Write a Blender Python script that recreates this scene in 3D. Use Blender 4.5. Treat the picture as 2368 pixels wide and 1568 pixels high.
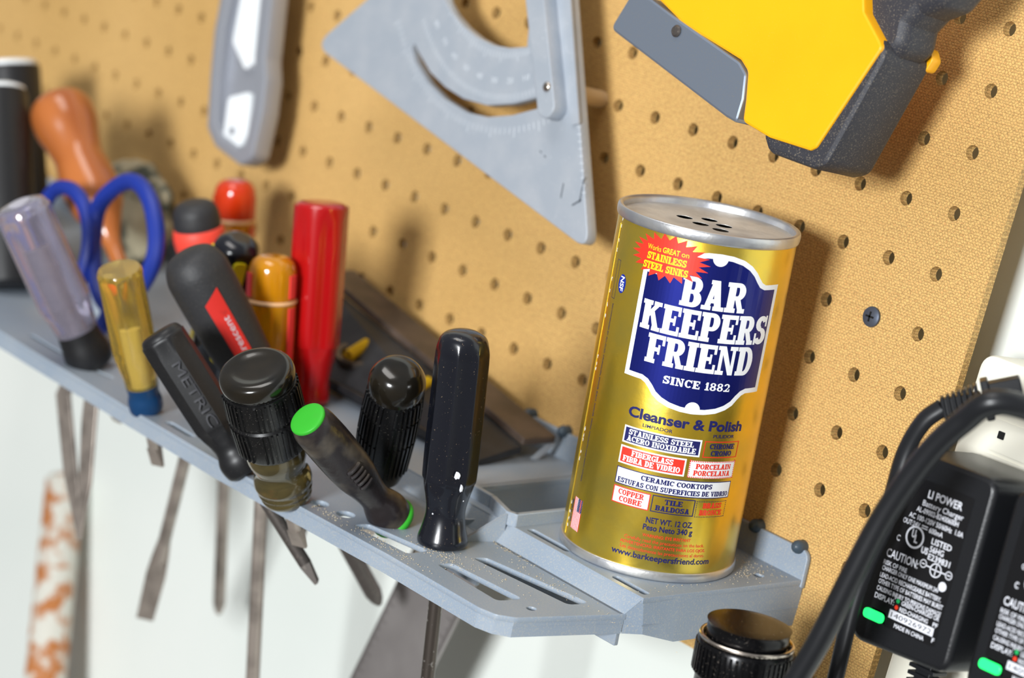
import bpy, bmesh, math, random
from mathutils import Vector, Matrix, Quaternion
for o in list(bpy.data.objects): bpy.data.objects.remove(o)
scn = bpy.context.scene
COL = scn.collection
random.seed(4)
PI = math.pi

# ------------------------------------------------------------------ camera
cd = bpy.data.cameras.new('camera'); cam = bpy.data.objects.new('camera', cd); COL.objects.link(cam)
RX = Vector((0.630906, 0.731394, 0.258882)); DN = Vector((0.288395, 0.08869, -0.953395)); FW = Vector((-0.720268, 0.676163, -0.154975))
M = Matrix((RX, -DN, -FW)).transposed().to_4x4(); M.translation = Vector((0.55327, -0.73667, 0.04588))
cam.matrix_world = M
cd.sensor_width = 36; cd.lens = 5193.3 * 36 / 2368; cd.clip_start = 0.01
cd.dof.use_dof = True; cd.dof.focus_distance = 0.90; cd.dof.aperture_fstop = 6.3; cd.dof.aperture_blades = 7
scn.camera = cam

# ------------------------------------------------------------------ light
W = bpy.data.worlds.new('world'); scn.world = W; W.use_nodes = True
nt = W.node_tree; bg = nt.nodes['Background']
tc = nt.nodes.new('ShaderNodeTexCoord'); sx = nt.nodes.new('ShaderNodeSeparateXYZ'); cr = nt.nodes.new('ShaderNodeValToRGB')
mr = nt.nodes.new('ShaderNodeMapRange'); mr.inputs[1].default_value = -1; mr.inputs[2].default_value = 1
nt.links.new(tc.outputs['Generated'], sx.inputs[0]); nt.links.new(sx.outputs['Z'], mr.inputs[0]); nt.links.new(mr.outputs[0], cr.inputs[0])
e = cr.color_ramp.elements; e[0].position = 0.25; e[0].color = (0.50, 0.47, 0.43, 1); e[1].position = 0.9; e[1].color = (0.95, 0.97, 1.0, 1)
nt.links.new(cr.outputs[0], bg.inputs[0]); bg.inputs[1].default_value = 0.32

def area(name, loc, target, sx_, sy_, power, color):
    l = bpy.data.lights.new(name, 'AREA'); l.shape = 'RECTANGLE'; l.size = sx_; l.size_y = sy_; l.energy = power; l.color = color
    o = bpy.data.objects.new(name, l); COL.objects.link(o); o.location = loc
    o.rotation_euler = (Vector(target) - Vector(loc)).to_track_quat('-Z', 'Y').to_euler()
    return o
area('open_garage_door_daylight', (0.86, -2.45, 0.10), (-0.12, 0, -0.08), 0.50, 0.50, 90, (0.95, 0.98, 1.0))
area('ceiling_lamp_light', (-0.35, -0.9, 1.35), (-0.3, -0.1, -0.1), 1.0, 0.5, 10, (1.0, 0.97, 0.93))

scn.view_settings.view_transform = 'Standard'; scn.view_settings.look = 'None'
scn.view_settings.gamma = 1; scn.view_settings.exposure = 0.0; scn.view_settings.use_curve_mapping = False

# ------------------------------------------------------------------ materials
def srgb(r, g, b):
    f = lambda c: (c / 255 / 12.92) if c / 255 <= 0.04045 else ((c / 255 + 0.055) / 1.055) ** 2.4
    return (f(r), f(g), f(b), 1)

def mat(name, col, rough=0.5, metal=0, col2=None, nscale=60, npos=(0.4, 0.7), dust=None, dscale=900, dthr=0.68, damt=.5,
        bump=0, bscale=400, trans=0, ior=1.45, coat=0, emit=None, estr=0, detail=3, stretch=None, spec=None):
    m = bpy.data.materials.new(name); m.use_nodes = True; nt = m.node_tree; b = nt.nodes['Principled BSDF']
    b.inputs['Base Color'].default_value = col; b.inputs['Roughness'].default_value = rough; b.inputs['Metallic'].default_value = metal
    b.inputs['Transmission Weight'].default_value = trans; b.inputs['IOR'].default_value = ior; b.inputs['Coat Weight'].default_value = coat
    if spec is not None: b.inputs['Specular IOR Level'].default_value = spec
    if emit: b.inputs['Emission Color'].default_value = emit; b.inputs['Emission Strength'].default_value = estr
    tc = nt.nodes.new('ShaderNodeTexCoord'); L = nt.links; vec = tc.outputs['Object']
    if stretch:
        mp = nt.nodes.new('ShaderNodeMapping'); mp.inputs['Scale'].default_value = stretch; L.new(vec, mp.inputs[0]); vec = mp.outputs[0]
    c = None
    if col2:
        n = nt.nodes.new('ShaderNodeTexNoise'); n.inputs['Scale'].default_value = nscale; n.inputs['Detail'].default_value = detail; L.new(vec, n.inputs['Vector'])
        r = nt.nodes.new('ShaderNodeValToRGB'); r.color_ramp.elements[0].position = npos[0]; r.color_ramp.elements[1].position = npos[1]
        r.color_ramp.elements[0].color = col; r.color_ramp.elements[1].color = col2
        L.new(n.outputs['Fac'], r.inputs[0]); c = r.outputs[0]
    if dust:
        n = nt.nodes.new('ShaderNodeTexNoise'); n.inputs['Scale'].default_value = dscale; n.inputs['Detail'].default_value = 2; L.new(tc.outputs['Object'], n.inputs['Vector'])
        r = nt.nodes.new('ShaderNodeMapRange'); r.inputs[1].default_value = dthr; r.inputs[2].default_value = dthr + 0.05; L.new(n.outputs['Fac'], r.inputs[0])
        mx = nt.nodes.new('ShaderNodeMix'); mx.data_type = 'RGBA'
        n2 = nt.nodes.new('ShaderNodeTexNoise'); n2.inputs['Scale'].default_value = 45; L.new(tc.outputs['Object'], n2.inputs['Vector'])
        mm = nt.nodes.new('ShaderNodeMath'); mm.operation = 'MULTIPLY'; L.new(r.outputs[0], mm.inputs[0]); mm.inputs[1].default_value = damt
        L.new(mm.outputs[0], mx.inputs[0]); mx.inputs[7].default_value = dust
        if c: L.new(c, mx.inputs[6])
        else: mx.inputs[6].default_value = col
        c = mx.outputs[2]
    if c: L.new(c, b.inputs['Base Color'])
    if bump:
        n = nt.nodes.new('ShaderNodeTexNoise'); n.inputs['Scale'].default_value = bscale; n.inputs['Detail'].default_value = 4; L.new(vec, n.inputs['Vector'])
        bp = nt.nodes.new('ShaderNodeBump'); bp.inputs['Strength'].default_value = bump; bp.inputs['Distance'].default_value = 0.001
        L.new(n.outputs['Fac'], bp.inputs['Height']); L.new(bp.outputs[0], b.inputs['Normal'])
    return m

def pegboard_mat():
    m = bpy.data.materials.new('hardboard'); m.use_nodes = True; nt = m.node_tree; b = nt.nodes['Principled BSDF']; L = nt.links
    b.inputs['Roughness'].default_value = 0.62; b.inputs['Specular IOR Level'].default_value = 0.3
    tc = nt.nodes.new('ShaderNodeTexCoord')
    n1 = nt.nodes.new('ShaderNodeTexNoise'); n1.inputs['Scale'].default_value = 6; n1.inputs['Detail'].default_value = 3
    n2 = nt.nodes.new('ShaderNodeTexNoise'); n2.inputs['Scale'].default_value = 900; n2.inputs['Detail'].default_value = 4
    br = nt.nodes.new('ShaderNodeTexBrick'); br.offset = 0.5; br.inputs['Scale'].default_value = 1.0
    br.inputs['Brick Width'].default_value = 0.0016; br.inputs['Row Height'].default_value = 0.00115; br.inputs['Mortar Size'].default_value = 0.00028
    br.inputs['Mortar Smooth'].default_value = 1.0; br.inputs['Color1'].default_value = (1, 1, 1, 1); br.inputs['Color2'].default_value = (.8, .8, .8, 1); br.inputs['Mortar'].default_value = (0, 0, 0, 1)
    mp = nt.nodes.new('ShaderNodeMapping'); mp.inputs['Rotation'].default_value = (PI / 2, 0, 0)
    nd = nt.nodes.new('ShaderNodeTexNoise'); nd.inputs['Scale'].default_value = 900; nd.inputs['Detail'].default_value = 3
    va = nt.nodes.new('ShaderNodeVectorMath'); va.operation = 'MULTIPLY_ADD'; va.inputs[1].default_value = (.0019, .0019, .0019)
    L.new(tc.outputs['Object'], n1.inputs['Vector']); L.new(tc.outputs['Object'], n2.inputs['Vector']); L.new(tc.outputs['Object'], nd.inputs['Vector'])
    L.new(nd.outputs['Color'], va.inputs[0]); L.new(tc.outputs['Object'], va.inputs[2]); L.new(va.outputs[0], mp.inputs[0]); L.new(mp.outputs[0], br.inputs['Vector'])
    r = nt.nodes.new('ShaderNodeValToRGB'); r.color_ramp.elements[0].position = .35; r.color_ramp.elements[1].position = .7
    r.color_ramp.elements[0].color = srgb(212, 169, 102); r.color_ramp.elements[1].color = srgb(225, 182, 115)
    L.new(n1.outputs['Fac'], r.inputs[0])
    mx = nt.nodes.new('ShaderNodeMix'); mx.data_type = 'RGBA'; mx.blend_type = 'MULTIPLY'; mx.inputs[0].default_value = 0.38
    L.new(r.outputs[0], mx.inputs[6]); L.new(br.outputs['Color'], mx.inputs[7])
    mx2 = nt.nodes.new('ShaderNodeMix'); mx2.data_type = 'RGBA'; mx2.blend_type = 'OVERLAY'; mx2.inputs[0].default_value = 0.6
    L.new(mx.outputs[2], mx2.inputs[6]); L.new(n2.outputs['Fac'], mx2.inputs[7]); L.new(mx2.outputs[2], b.inputs['Base Color'])
    bp = nt.nodes.new('ShaderNodeBump'); bp.inputs['Strength'].default_value = .5; bp.inputs['Distance'].default_value = .0004
    L.new(br.outputs['Color'], bp.inputs['Height']); L.new(bp.outputs[0], b.inputs['Normal'])
    return m

BOARD = pegboard_mat()
WALLM = mat('white_wall_paint', srgb(230, 233, 227), .6, col2=srgb(222, 227, 221), nscale=5)
SHELF = mat('grey_shelf_plastic', srgb(140, 153, 168), .42, col2=srgb(150, 160, 171), nscale=25, dust=srgb(190, 182, 166), dscale=1400, dthr=.55, damt=.28, bump=.05, bscale=900)
DUSTM = mat('sawdust', srgb(206, 190, 160), .9, bump=.6, bscale=1500)
CANGOLD = mat('gold_foil', srgb(238, 198, 60), .27, .86, col2=srgb(206, 184, 84), nscale=45, npos=(.35, .7), bump=.11, bscale=120, detail=6)
CANSTEEL = mat('can_steel', srgb(188, 190, 196), .34, .8, col2=srgb(214, 212, 208), nscale=90, bump=.15, bscale=300)
LIDM = mat('powdered_lid', srgb(196, 194, 190), .5, .45, col2=srgb(222, 220, 214), nscale=55, npos=(.4, .6), bump=.2, bscale=400)
INKB = mat('blue_ink', srgb(28, 38, 132), .32, .7, coat=.4)
INKB3 = mat('royal_blue_ink', srgb(20, 44, 150), .4)
INKB2 = mat('navy_ink', srgb(28, 30, 92), .4)
INKW = mat('white_ink', srgb(238, 240, 244), .4, coat=.4)
INKR = mat('red_ink', srgb(232, 52, 34), .4, coat=.4)
INKY = mat('yellow_ink', srgb(250, 226, 20), .45)
BLACKP = mat('glossy_black_plastic', srgb(17, 19, 27), .24, dust=srgb(150, 130, 105), dscale=1300, dthr=.7, damt=.5, coat=.4)
BLACKR = mat('black_rubber', srgb(44, 44, 46), .55, dust=srgb(100, 92, 84), dscale=1500, dthr=.62, damt=.3, bump=.15, bscale=700)
BLACKS = mat('black_satin', srgb(26, 26, 28), .42, dust=srgb(90, 86, 80), dscale=1600, dthr=.66, damt=.3)
KNURL = mat('black_knurled_plastic', srgb(17, 17, 18), .3, dust=srgb(120, 116, 108), dscale=1500, dthr=.66)
DIRTY = mat('dirty_black_plastic', srgb(38, 33, 34), .34, col2=srgb(112, 102, 86), nscale=55, npos=(.5, .8), bump=.3, bscale=250)
SMOKE = mat('smoky_acetate', srgb(96, 86, 52), .12, trans=.6, col2=srgb(120, 104, 60), nscale=80, coat=.5)
SMOKED = mat('dark_smoky_acetate', srgb(18, 17, 14), .18, trans=.05, col2=srgb(36, 30, 21), nscale=50, coat=.3)
AMBER = mat('amber_acetate', srgb(238, 160, 20), .14, trans=.45, coat=.5)
AMBERR = mat('red_orange_acetate', srgb(226, 62, 20), .16, trans=.3, coat=.5)
REDP = mat('red_acetate', srgb(178, 14, 18), .2, coat=.5, trans=.1)
REDFL = mat('bright_red_plastic', srgb(250, 60, 66), .3)
CLEARP = mat('clear_purplish_acetate', srgb(186, 180, 200), .1, trans=.72, coat=.4)
YELLOWA = mat('clear_yellow_acetate', srgb(246, 208, 96), .12, trans=.85, coat=.4)
BLUEG = mat('teal_blue_plastic', srgb(24, 66, 110), .25, trans=.2)
GREEN = mat('lime_plastic', srgb(54, 168, 46), .45, col2=srgb(60, 160, 50), nscale=120, npos=(.6, .9), spec=.3)
REDRUB = mat('coral_red_rubber', srgb(238, 74, 58), .5)
REDLAB = mat('worn_red_plate', srgb(206, 44, 36), .5, col2=srgb(150, 40, 36), nscale=120, npos=(.6, .8))
WOOD = mat('varnished_wood', srgb(182, 106, 52), .28, col2=srgb(150, 80, 38), nscale=40, stretch=(1, 1, .15), coat=.4)
BLUEP = mat('blue_scissor_plastic', srgb(24, 48, 140), .45)
STEEL = mat('shaft_steel', srgb(176, 164, 154), .38, .6, col2=srgb(140, 130, 122), nscale=90)
STEELD = mat('dark_steel', srgb(96, 90, 86), .4, .6, dust=srgb(140, 130, 120), dscale=900, dthr=.62)
RULER = mat('ruler_steel', srgb(164, 158, 156), .42, .6, col2=srgb(148, 142, 140), nscale=30)
ALU = mat('cast_aluminium', srgb(172, 180, 190), .5, .35, col2=srgb(182, 188, 196), nscale=60, dust=srgb(205, 210, 216), dscale=500, dthr=.64, damt=.3, bump=.08, bscale=600)
MARK = mat('light_engraving', srgb(200, 206, 212), .6)
DARKM = mat('scratches', srgb(84, 90, 98), .6)
YELL = mat('yellow_body', srgb(248, 176, 10), .38, col2=srgb(244, 170, 6), nscale=20, dust=srgb(226, 184, 90), dscale=1800, dthr=.66, damt=.3, coat=.15)
STAPM = mat('staple_rail_metal', srgb(170, 182, 200), .28, .8, dust=srgb(200, 192, 180), dscale=1500, dthr=.62, damt=.3)
RUBD = mat('dusty_charcoal_rubber', srgb(50, 50, 56), .55, dust=srgb(150, 138, 118), dscale=1600, dthr=.6, damt=.4, bump=.1, bscale=900)
BEIGE = mat('beige_plastic', srgb(236, 233, 218), .45)
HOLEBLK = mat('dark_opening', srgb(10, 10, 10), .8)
CABLE = mat('cable_rubber', srgb(26, 27, 30), .34)
CHG = mat('charger_plastic', srgb(24, 25, 28), .36, bump=.12, bscale=1200)
CHL = mat('charger_label', srgb(20, 20, 22), .3)
LEDG = mat('lit_green_led', srgb(30, 220, 90), .3, emit=(0.02, 1, .18, 1), estr=1.6)
LEDR = mat('label_red_dot', srgb(235, 60, 30), .5)
LEDGD = mat('label_green_dot', srgb(20, 170, 90), .5)
PAPERW = mat('label_white', srgb(228, 230, 238), .5)
FLASH = mat('black_anodised', srgb(15, 15, 17), .25, .4, dust=srgb(140, 130, 120), dscale=1200, dthr=.66)
CHROME = mat('chrome_ring', srgb(200, 190, 180), .22, 1)
CAMO = mat('camouflage_cloth', srgb(72, 76, 66), .85, col2=srgb(178, 168, 140), nscale=55, npos=(.42, .52), bump=.5, bscale=120)
STICK = mat('paint_crusted_wood', srgb(216, 212, 200), .7, col2=srgb(186, 116, 62), nscale=85, npos=(.46, .58), bump=.6, bscale=150)
KNIFEG = mat('grey_knife_metal', srgb(160, 163, 171), .38, .4)
KNIFEW = mat('white_knife_insert', srgb(232, 236, 238), .4)
YLAB = mat('yellow_stripe_plastic', srgb(240, 220, 20), .4)
LVBLK = mat('dusty_black_level', srgb(30, 30, 32), .45, col2=srgb(46, 46, 48), nscale=60)
LVTOP = mat('dusty_level_edge', srgb(84, 70, 60), .5, col2=srgb(60, 52, 46), nscale=60)
VIAL = mat('yellow_vial', srgb(238, 196, 20), .15, trans=.3)
DOWEL = mat('pale_dowel', srgb(206, 184, 150), .6)
SCREWM = mat('dark_screw', srgb(86, 94, 110), .4, .5)
PEGM = mat('grey_peg', srgb(62, 76, 88), .4)

# ------------------------------------------------------------------ mesh helpers
def finish(ob, smooth=35, bevel=0, bseg=2):
    me = ob.data
    if smooth:
        for p in me.polygons: p.use_smooth = True
        me.set_sharp_from_angle(angle=math.radians(smooth))
    if bevel:
        b = ob.modifiers.new('bevel', 'BEVEL'); b.width = bevel; b.segments = bseg; b.limit_method = 'ANGLE'; b.angle_limit = math.radians(40)
    return ob

def place(ob, parent):
    COL.objects.link(ob)
    if parent: ob.parent = parent
    return ob

class MB:
    def __init__(s): s.v = []; s.f = []
    def add(s, v, f):
        n = len(s.v); s.v += [tuple(a) for a in v]; s.f += [tuple(i + n for i in q) for q in f]; return s
    def box(s, c, d, rot=None):
        v = [Vector((x * d[0] / 2, y * d[1] / 2, z * d[2] / 2)) for x in (-1, 1) for y in (-1, 1) for z in (-1, 1)]
        if rot: v = [rot @ a for a in v]
        v = [a + Vector(c) for a in v]
        return s.add(v, [(0, 1, 3, 2), (4, 6, 7, 5), (0, 4, 5, 1), (2, 3, 7, 6), (0, 2, 6, 4), (1, 5, 7, 3)])
    def lathe(s, prof, seg=48, mod=None, mtx=None, cap=True):
        # prof: list of (r, z); mod(theta, z) radius factor
        n = len(s.v); mtx = mtx or Matrix()
        for r, z in prof:
            for i in range(seg):
                t = 2 * PI * i / seg; rr = max(r, 1e-5) * (mod(t, z) if mod else 1)
                s.v.append(tuple(mtx @ Vector((rr * math.cos(t), rr * math.sin(t), z))))
        for k in range(len(prof) - 1):
            for i in range(seg):
                j = (i + 1) % seg; s.f.append((n + k * seg + i, n + k * seg + j, n + (k + 1) * seg + j, n + (k + 1) * seg + i))
        if cap:
            s.f.append(tuple(n + i for i in range(seg))[::-1]); s.f.append(tuple(n + (len(prof) - 1) * seg + i for i in range(seg)))
        return s
    def tube(s, pts, r, seg=12, flat=None):
        # pts: path, r: radius or list; flat = (scale across, up vector)
        pts = [Vector(p) for p in pts]; n = len(s.v); m = len(pts); rs = r if isinstance(r, (list, tuple)) else [r] * m
        up = Vector((0.13, 0.21, 1)).normalized(); prev = None
        for k, p in enumerate(pts):
            t = (pts[min(k + 1, m - 1)] - pts[max(k - 1, 0)]).normalized()
            if prev is None:
                a = t.cross(up).normalized()
            else:
                a = (prev - t * prev.dot(t)).normalized()
            prev = a; b = t.cross(a)
            for i in range(seg):
                an = 2 * PI * i / seg; s.v.append(tuple(p + a * math.cos(an) * rs[k] + b * math.sin(an) * rs[k] * (flat or 1)))
        for k in range(m - 1):
            for i in range(seg):
                j = (i + 1) % seg; s.f.append((n + k * seg + i, n + k * seg + j, n + (k + 1) * seg + j, n + (k + 1) * seg + i))
        s.f.append(tuple(n + i for i in range(seg))[::-1]); s.f.append(tuple(n + (m - 1) * seg + i for i in range(seg)))
        return s
    def prism(s, out, o, ux, uy, depth):
        # polygon in plane (o, ux, uy), extruded along ux x uy by depth
        ux, uy, o = Vector(ux), Vector(uy), Vector(o); nz = ux.cross(uy).normalized()
        n = len(out); a = [o + ux * x + uy * y for x, y in out]; b = [p + nz * depth for p in a]
        return s.add(a + b, [tuple(range(n))[::-1], tuple(range(n, 2 * n))] + [(i, (i + 1) % n, n + (i + 1) % n, n + i) for i in range(n)])
    def build(s, name, m, parent=None, smooth=35, bevel=0, bseg=2):
        me = bpy.data.meshes.new(name); me.from_pydata(s.v, [], s.f); me.validate()
        bm = bmesh.new(); bm.from_mesh(me); bmesh.ops.recalc_face_normals(bm, faces=bm.faces); bm.to_mesh(me); bm.free()
        me.materials.append(m); ob = bpy.data.objects.new(name, me); place(ob, parent)
        return finish(ob, smooth, bevel, bseg)

def spline(pts, n=10):
    # Catmull-Rom through points
    P = [Vector(p) for p in pts]; P = [P[0] * 2 - P[1]] + P + [P[-1] * 2 - P[-2]]; out = []
    for k in range(1, len(P) - 2):
        for i in range(n):
            t = i / n; a, b, c, d = P[k - 1], P[k], P[k + 1], P[k + 2]
            out.append(0.5 * ((2 * b) + (c - a) * t + (2 * a - 5 * b + 4 * c - d) * t * t + (3 * b - a - 3 * c + d) * t ** 3))
    out.append(P[-2]); return out

def rsp(prof, n=6):
    return [(max(p[0], 0.00001), p[1]) for p in spline([(a, b, 0) for a, b in prof], n)]

def round_poly(pts, r, seg=6):
    out = []; n = len(pts)
    for i in range(n):
        p = Vector(pts[i]); a = Vector(pts[i - 1]); b = Vector(pts[(i + 1) % n]); ri = r[i] if isinstance(r, (list, tuple)) else r
        u = (a - p); v = (b - p); 
        if ri <= 0: out.append((p.x, p.y)); continue
        ang = u.angle(v) if u.length and v.length else PI
        if ang > 3.05: out.append((p.x, p.y)); continue
        d = min(ri / math.tan(ang / 2), u.length * .48, v.length * .48); A = p + u.normalized() * d; B = p + v.normalized() * d
        for k in range(seg + 1):
            t = k / seg; q = A * (1 - t) ** 2 + p * 2 * t * (1 - t) + B * t * t; out.append((q.x, q.y))
    return out

def circle(cx, cy, r, n=20, ry=None): return [(cx + r * math.cos(2 * PI * i / n), cy + (ry or r) * math.sin(2 * PI * i / n)) for i in range(n)]

def plate_data(loops, thick, bevel=0.0):
    cu = bpy.data.curves.new('tmp', 'CURVE'); cu.dimensions = '2D'; cu.fill_mode = 'BOTH'; cu.extrude = max(thick / 2 - bevel, 0); cu.bevel_depth = bevel; cu.bevel_resolution = 1
    for lp in loops:
        sp = cu.splines.new('POLY'); sp.points.add(len(lp) - 1)
        for i, (x, y) in enumerate(lp): sp.points[i].co = (x, y, 0, 1)
        sp.use_cyclic_u = True
    ob = bpy.data.objects.new('tmp', cu); COL.objects.link(ob); bpy.context.view_layer.update()
    me = bpy.data.meshes.new_from_object(ob.evaluated_get(bpy.context.evaluated_depsgraph_get()))
    v = [tuple(a.co) for a in me.vertices]; f = [tuple(p.vertices) for p in me.polygons]
    bpy.data.objects.remove(ob); bpy.data.curves.remove(cu); bpy.data.meshes.remove(me)
    return v, f

def plate(mb, loops, thick, mtx, bevel=0.0):
    v, f = plate_data(loops, thick, bevel); return mb.add([mtx @ Vector(a) for a in v], f)

def frame(o, ux, uy):
    ux, uy = Vector(ux).normalized(), Vector(uy); uz = ux.cross(uy).normalized(); uy = uz.cross(ux)
    m = Matrix((ux, uy, uz)).transposed().to_4x4(); m.translation = Vector(o); return m
WALLF = lambda y: frame((0, y, 0), (1, 0, 0), (0, 0, 1))        # local x,y -> world X,Z ; local +z -> toward the room (-Y)

def empty(name, loc, label=None, cat=None, group=None, rot=None):
    o = bpy.data.objects.new(name, None); COL.objects.link(o); o.location = loc; o.empty_display_size = .01
    if rot is not None: o.rotation_euler = rot
    if label: tag(o, label, cat, group)
    return o
def tag(o, label, cat, group=None, kind=None):
    if label: o['label'] = label
    if cat: o['category'] = cat
    if group: o['group'] = group
    if kind: o['kind'] = kind
    return o
def struct(o): o['kind'] = 'structure'; return o

# ------------------------------------------------------------------ lettering
_cap = {}
def font_polys(s, bold=0.0):
    cu = bpy.data.curves.new('t', 'FONT'); cu.body = s; cu.size = 1; cu.offset = bold; cu.resolution_u = 3
    ob = bpy.data.objects.new('t', cu); COL.objects.link(ob); bpy.context.view_layer.update()
    me = bpy.data.meshes.new_from_object(ob.evaluated_get(bpy.context.evaluated_depsgraph_get()))
    v = [(a.co.x, a.co.y) for a in me.vertices]; f = [tuple(p.vertices) for p in me.polygons]
    bpy.data.objects.remove(ob); bpy.data.curves.remove(cu); bpy.data.meshes.remove(me); return v, f
def font(s, x0, x1, base, cap, bold=0.0):
    if 'h' not in _cap: _cap['h'] = max(a[1] for a in font_polys('H')[0])
    v, f = font_polys(s, bold)
    if not v: return []
    a = min(p[0] for p in v); b = max(p[0] for p in v); kx = (x1 - x0) / (b - a); ky = cap / _cap['h']
    return [[(x0 + (v[i][0] - a) * kx, base + v[i][1] * ky) for i in q] for q in f]
def R_(a, b, c, d): return [(a, b), (c, b), (c, d), (a, d)]
def ARC(cx, cy, rx, ry, tx, ty, a0, a1, n=12):
    out = []
    for k in range(n):
        p = math.radians(a0 + (a1 - a0) * k / n); q = math.radians(a0 + (a1 - a0) * (k + 1) / n)
        out.append([(cx + rx * math.cos(p), cy + ry * math.sin(p)), (cx + rx * math.cos(q), cy + ry * math.sin(q)),
                    (cx + (rx - tx) * math.cos(q), cy + (ry - ty) * math.sin(q)), (cx + (rx - tx) * math.cos(p), cy + (ry - ty) * math.sin(p))])
    return out
def ST(x=.08, s=.33, e=.08, top=True, bot=True):
    r = [R_(x, 0, x + s, 1)]
    if bot: r.append(R_(x - e, 0, x + s + e, .15))
    if top: r.append(R_(x - e, .85, x + s + e, 1))
    return r
G = {
 'B': (.90, ST() + [R_(.3, .85, .55, 1), R_(.3, .44, .55, .57), R_(.3, 0, .55, .15)] + ARC(.53, .72, .34, .28, .31, .16, -90, 90) + ARC(.53, .285, .37, .285, .32, .16, -90, 90)),
 'A': (.98, [[(.10, 0), (.34, 0), (.60, 1), (.38, 1)], [(.58, 0), (.88, 0), (.66, 1), (.38, 1)], R_(.25, .24, .7, .38), R_(0, 0, .42, .14), R_(.5, 0, .98, .14), R_(.28, .86, .6, 1)]),
 'R': (.95, ST() + [R_(.3, .85, .55, 1), R_(.3, .42, .55, .56), [(.42, .45), (.66, .48), (.86, .1), (.60, .1)], R_(.6, 0, .95, .15)] + ARC(.53, .71, .35, .29, .31, .16, -90, 90)),
 'P': (.88, ST() + [R_(.3, .85, .55, 1), R_(.3, .38, .55, .52)] + ARC(.53, .69, .35, .31, .31, .16, -90, 90)),
 'D': (.92, ST() + [R_(.3, .85, .5, 1), R_(.3, 0, .5, .15)] + ARC(.48, .5, .43, .5, .31, .17, -90, 90)),
 'E': (.86, ST() + [R_(.3, .85, .84, 1), R_(.3, 0, .86, .15), R_(.3, .44, .62, .57), R_(.72, .68, .84, 1), R_(.74, 0, .86, .32), R_(.55, .34, .65, .67)]),
 'F': (.84, ST() + [R_(.3, .85, .84, 1), R_(.3, .42, .62, .56), R_(.72, .66, .84, 1), R_(.55, .33, .65, .66)]),
 'I': (.49, ST()),
 'K': (1.0, ST() + [[(.34, .38), (.34, .6), (.62, .9), (.86, .9)], [(.44, .56), (.62, .68), (.92, .1), (.64, .1)], R_(.56, .86, .95, 1), R_(.6, 0, 1.0, .14)]),
 'N': (.98, [R_(.1, 0, .26, 1), R_(0, 0, .4, .14), R_(0, .86, .32, 1), R_(.72, 0, .88, 1), R_(.58, .86, .98, 1), [(.1, 1), (.36, 1), (.88, 0), (.64, 0)]]),
 'S': (.80, ARC(.40, .725, .38, .275, .30, .17, 20, 270) + ARC(.40, .29, .40, .29, .31, .17, -160, 90) + [R_(.64, .62, .76, 1), R_(.02, 0, .14, .4)]),
 'C': (.86, ARC(.46, .5, .46, .5, .28, .15, 40, 320) + [R_(.74, .62, .86, 1)]),
 'O': (.9, ARC(.45, .5, .45, .5, .27, .15, 0, 360, 20)),
 'G': (.92, ARC(.46, .5, .46, .5, .28, .15, 40, 320) + [R_(.74, .64, .86, 1), R_(.64, 0, .88, .45), R_(.52, .36, .92, .48)]),
 'T': (.84, [R_(.29, 0, .55, 1), R_(.17, 0, .67, .14), R_(0, .86, .84, 1), R_(0, .64, .12, 1), R_(.72, .64, .84, 1)]),
 'L': (.80, ST() + [R_(.3, 0, .8, .15), R_(.68, 0, .8, .36)]),
 'M': (1.16, [R_(.1, 0, .26, 1), R_(0, 0, .38, .14), R_(.82, 0, 1.08, 1), R_(.72, 0, 1.16, .14), R_(0, .86, .3, 1), R_(.86, .86, 1.16, 1), [(.1, 1), (.36, 1), (.66, .1), (.5, .1)], [(.82, 1), (1.0, 1), (.66, .1), (.5, .1)]]),
 'V': (.94, [[(.08, 1), (.36, 1), (.6, 0), (.38, 0)], [(.68, 1), (.86, 1), (.6, 0), (.42, 0)], R_(0, .86, .46, 1), R_(.56, .86, .94, 1)]),
 'U': (.96, [R_(.1, .3, .36, 1), R_(0, .86, .46, 1), R_(.66, .3, .84, 1), R_(.56, .86, .94, 1)] + ARC(.47, .33, .37, .33, .22, .15, 180, 360)),
 'X': (.94, [[(.06, 1), (.34, 1), (.88, 0), (.6, 0)], [(.68, 1), (.86, 1), (.3, 0), (.1, 0)], R_(0, .86, .44, 1), R_(.56, .86, .92, 1), R_(0, 0, .4, .14), R_(.5, 0, .94, .14)]),
 '1': (.5, [R_(.14, 0, .4, 1), R_(0, 0, .52, .14), [(0, .72), (.14, .72), (.4, 1), (.2, 1)]]),
 '8': (.8, ARC(.4, .74, .36, .26, .23, .12, 0, 360, 16) + ARC(.4, .28, .4, .28, .25, .13, 0, 360, 16)),
 '2': (.8, ARC(.4, .7, .38, .3, .25, .14, -40, 180) + [[(.0, .0), (.3, .0), (.74, .62), (.5, .5)], R_(0, 0, .8, .16), R_(.68, 0, .8, .34)]),
 'H': (1.0, [R_(.1, 0, .36, 1), R_(0, 0, .44, .14), R_(0, .86, .44, 1), R_(.64, 0, .9, 1), R_(.56, 0, 1.0, .14), R_(.56, .86, 1.0, 1), R_(.3, .42, .7, .56)]),
 ' ': (.42, []),
}
def slab(s, x0, x1, base, cap, gap=.035):
    out = []; x = 0
    for c in s:
        w, ps = G[c]; out += [[(x + a, b) for a, b in q] for q in ps]; x += w + gap
    x -= gap; k = (x1 - x0) / x
    return [[(x0 + a * k, base + b * cap) for a, b in q] for q in out]

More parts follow.
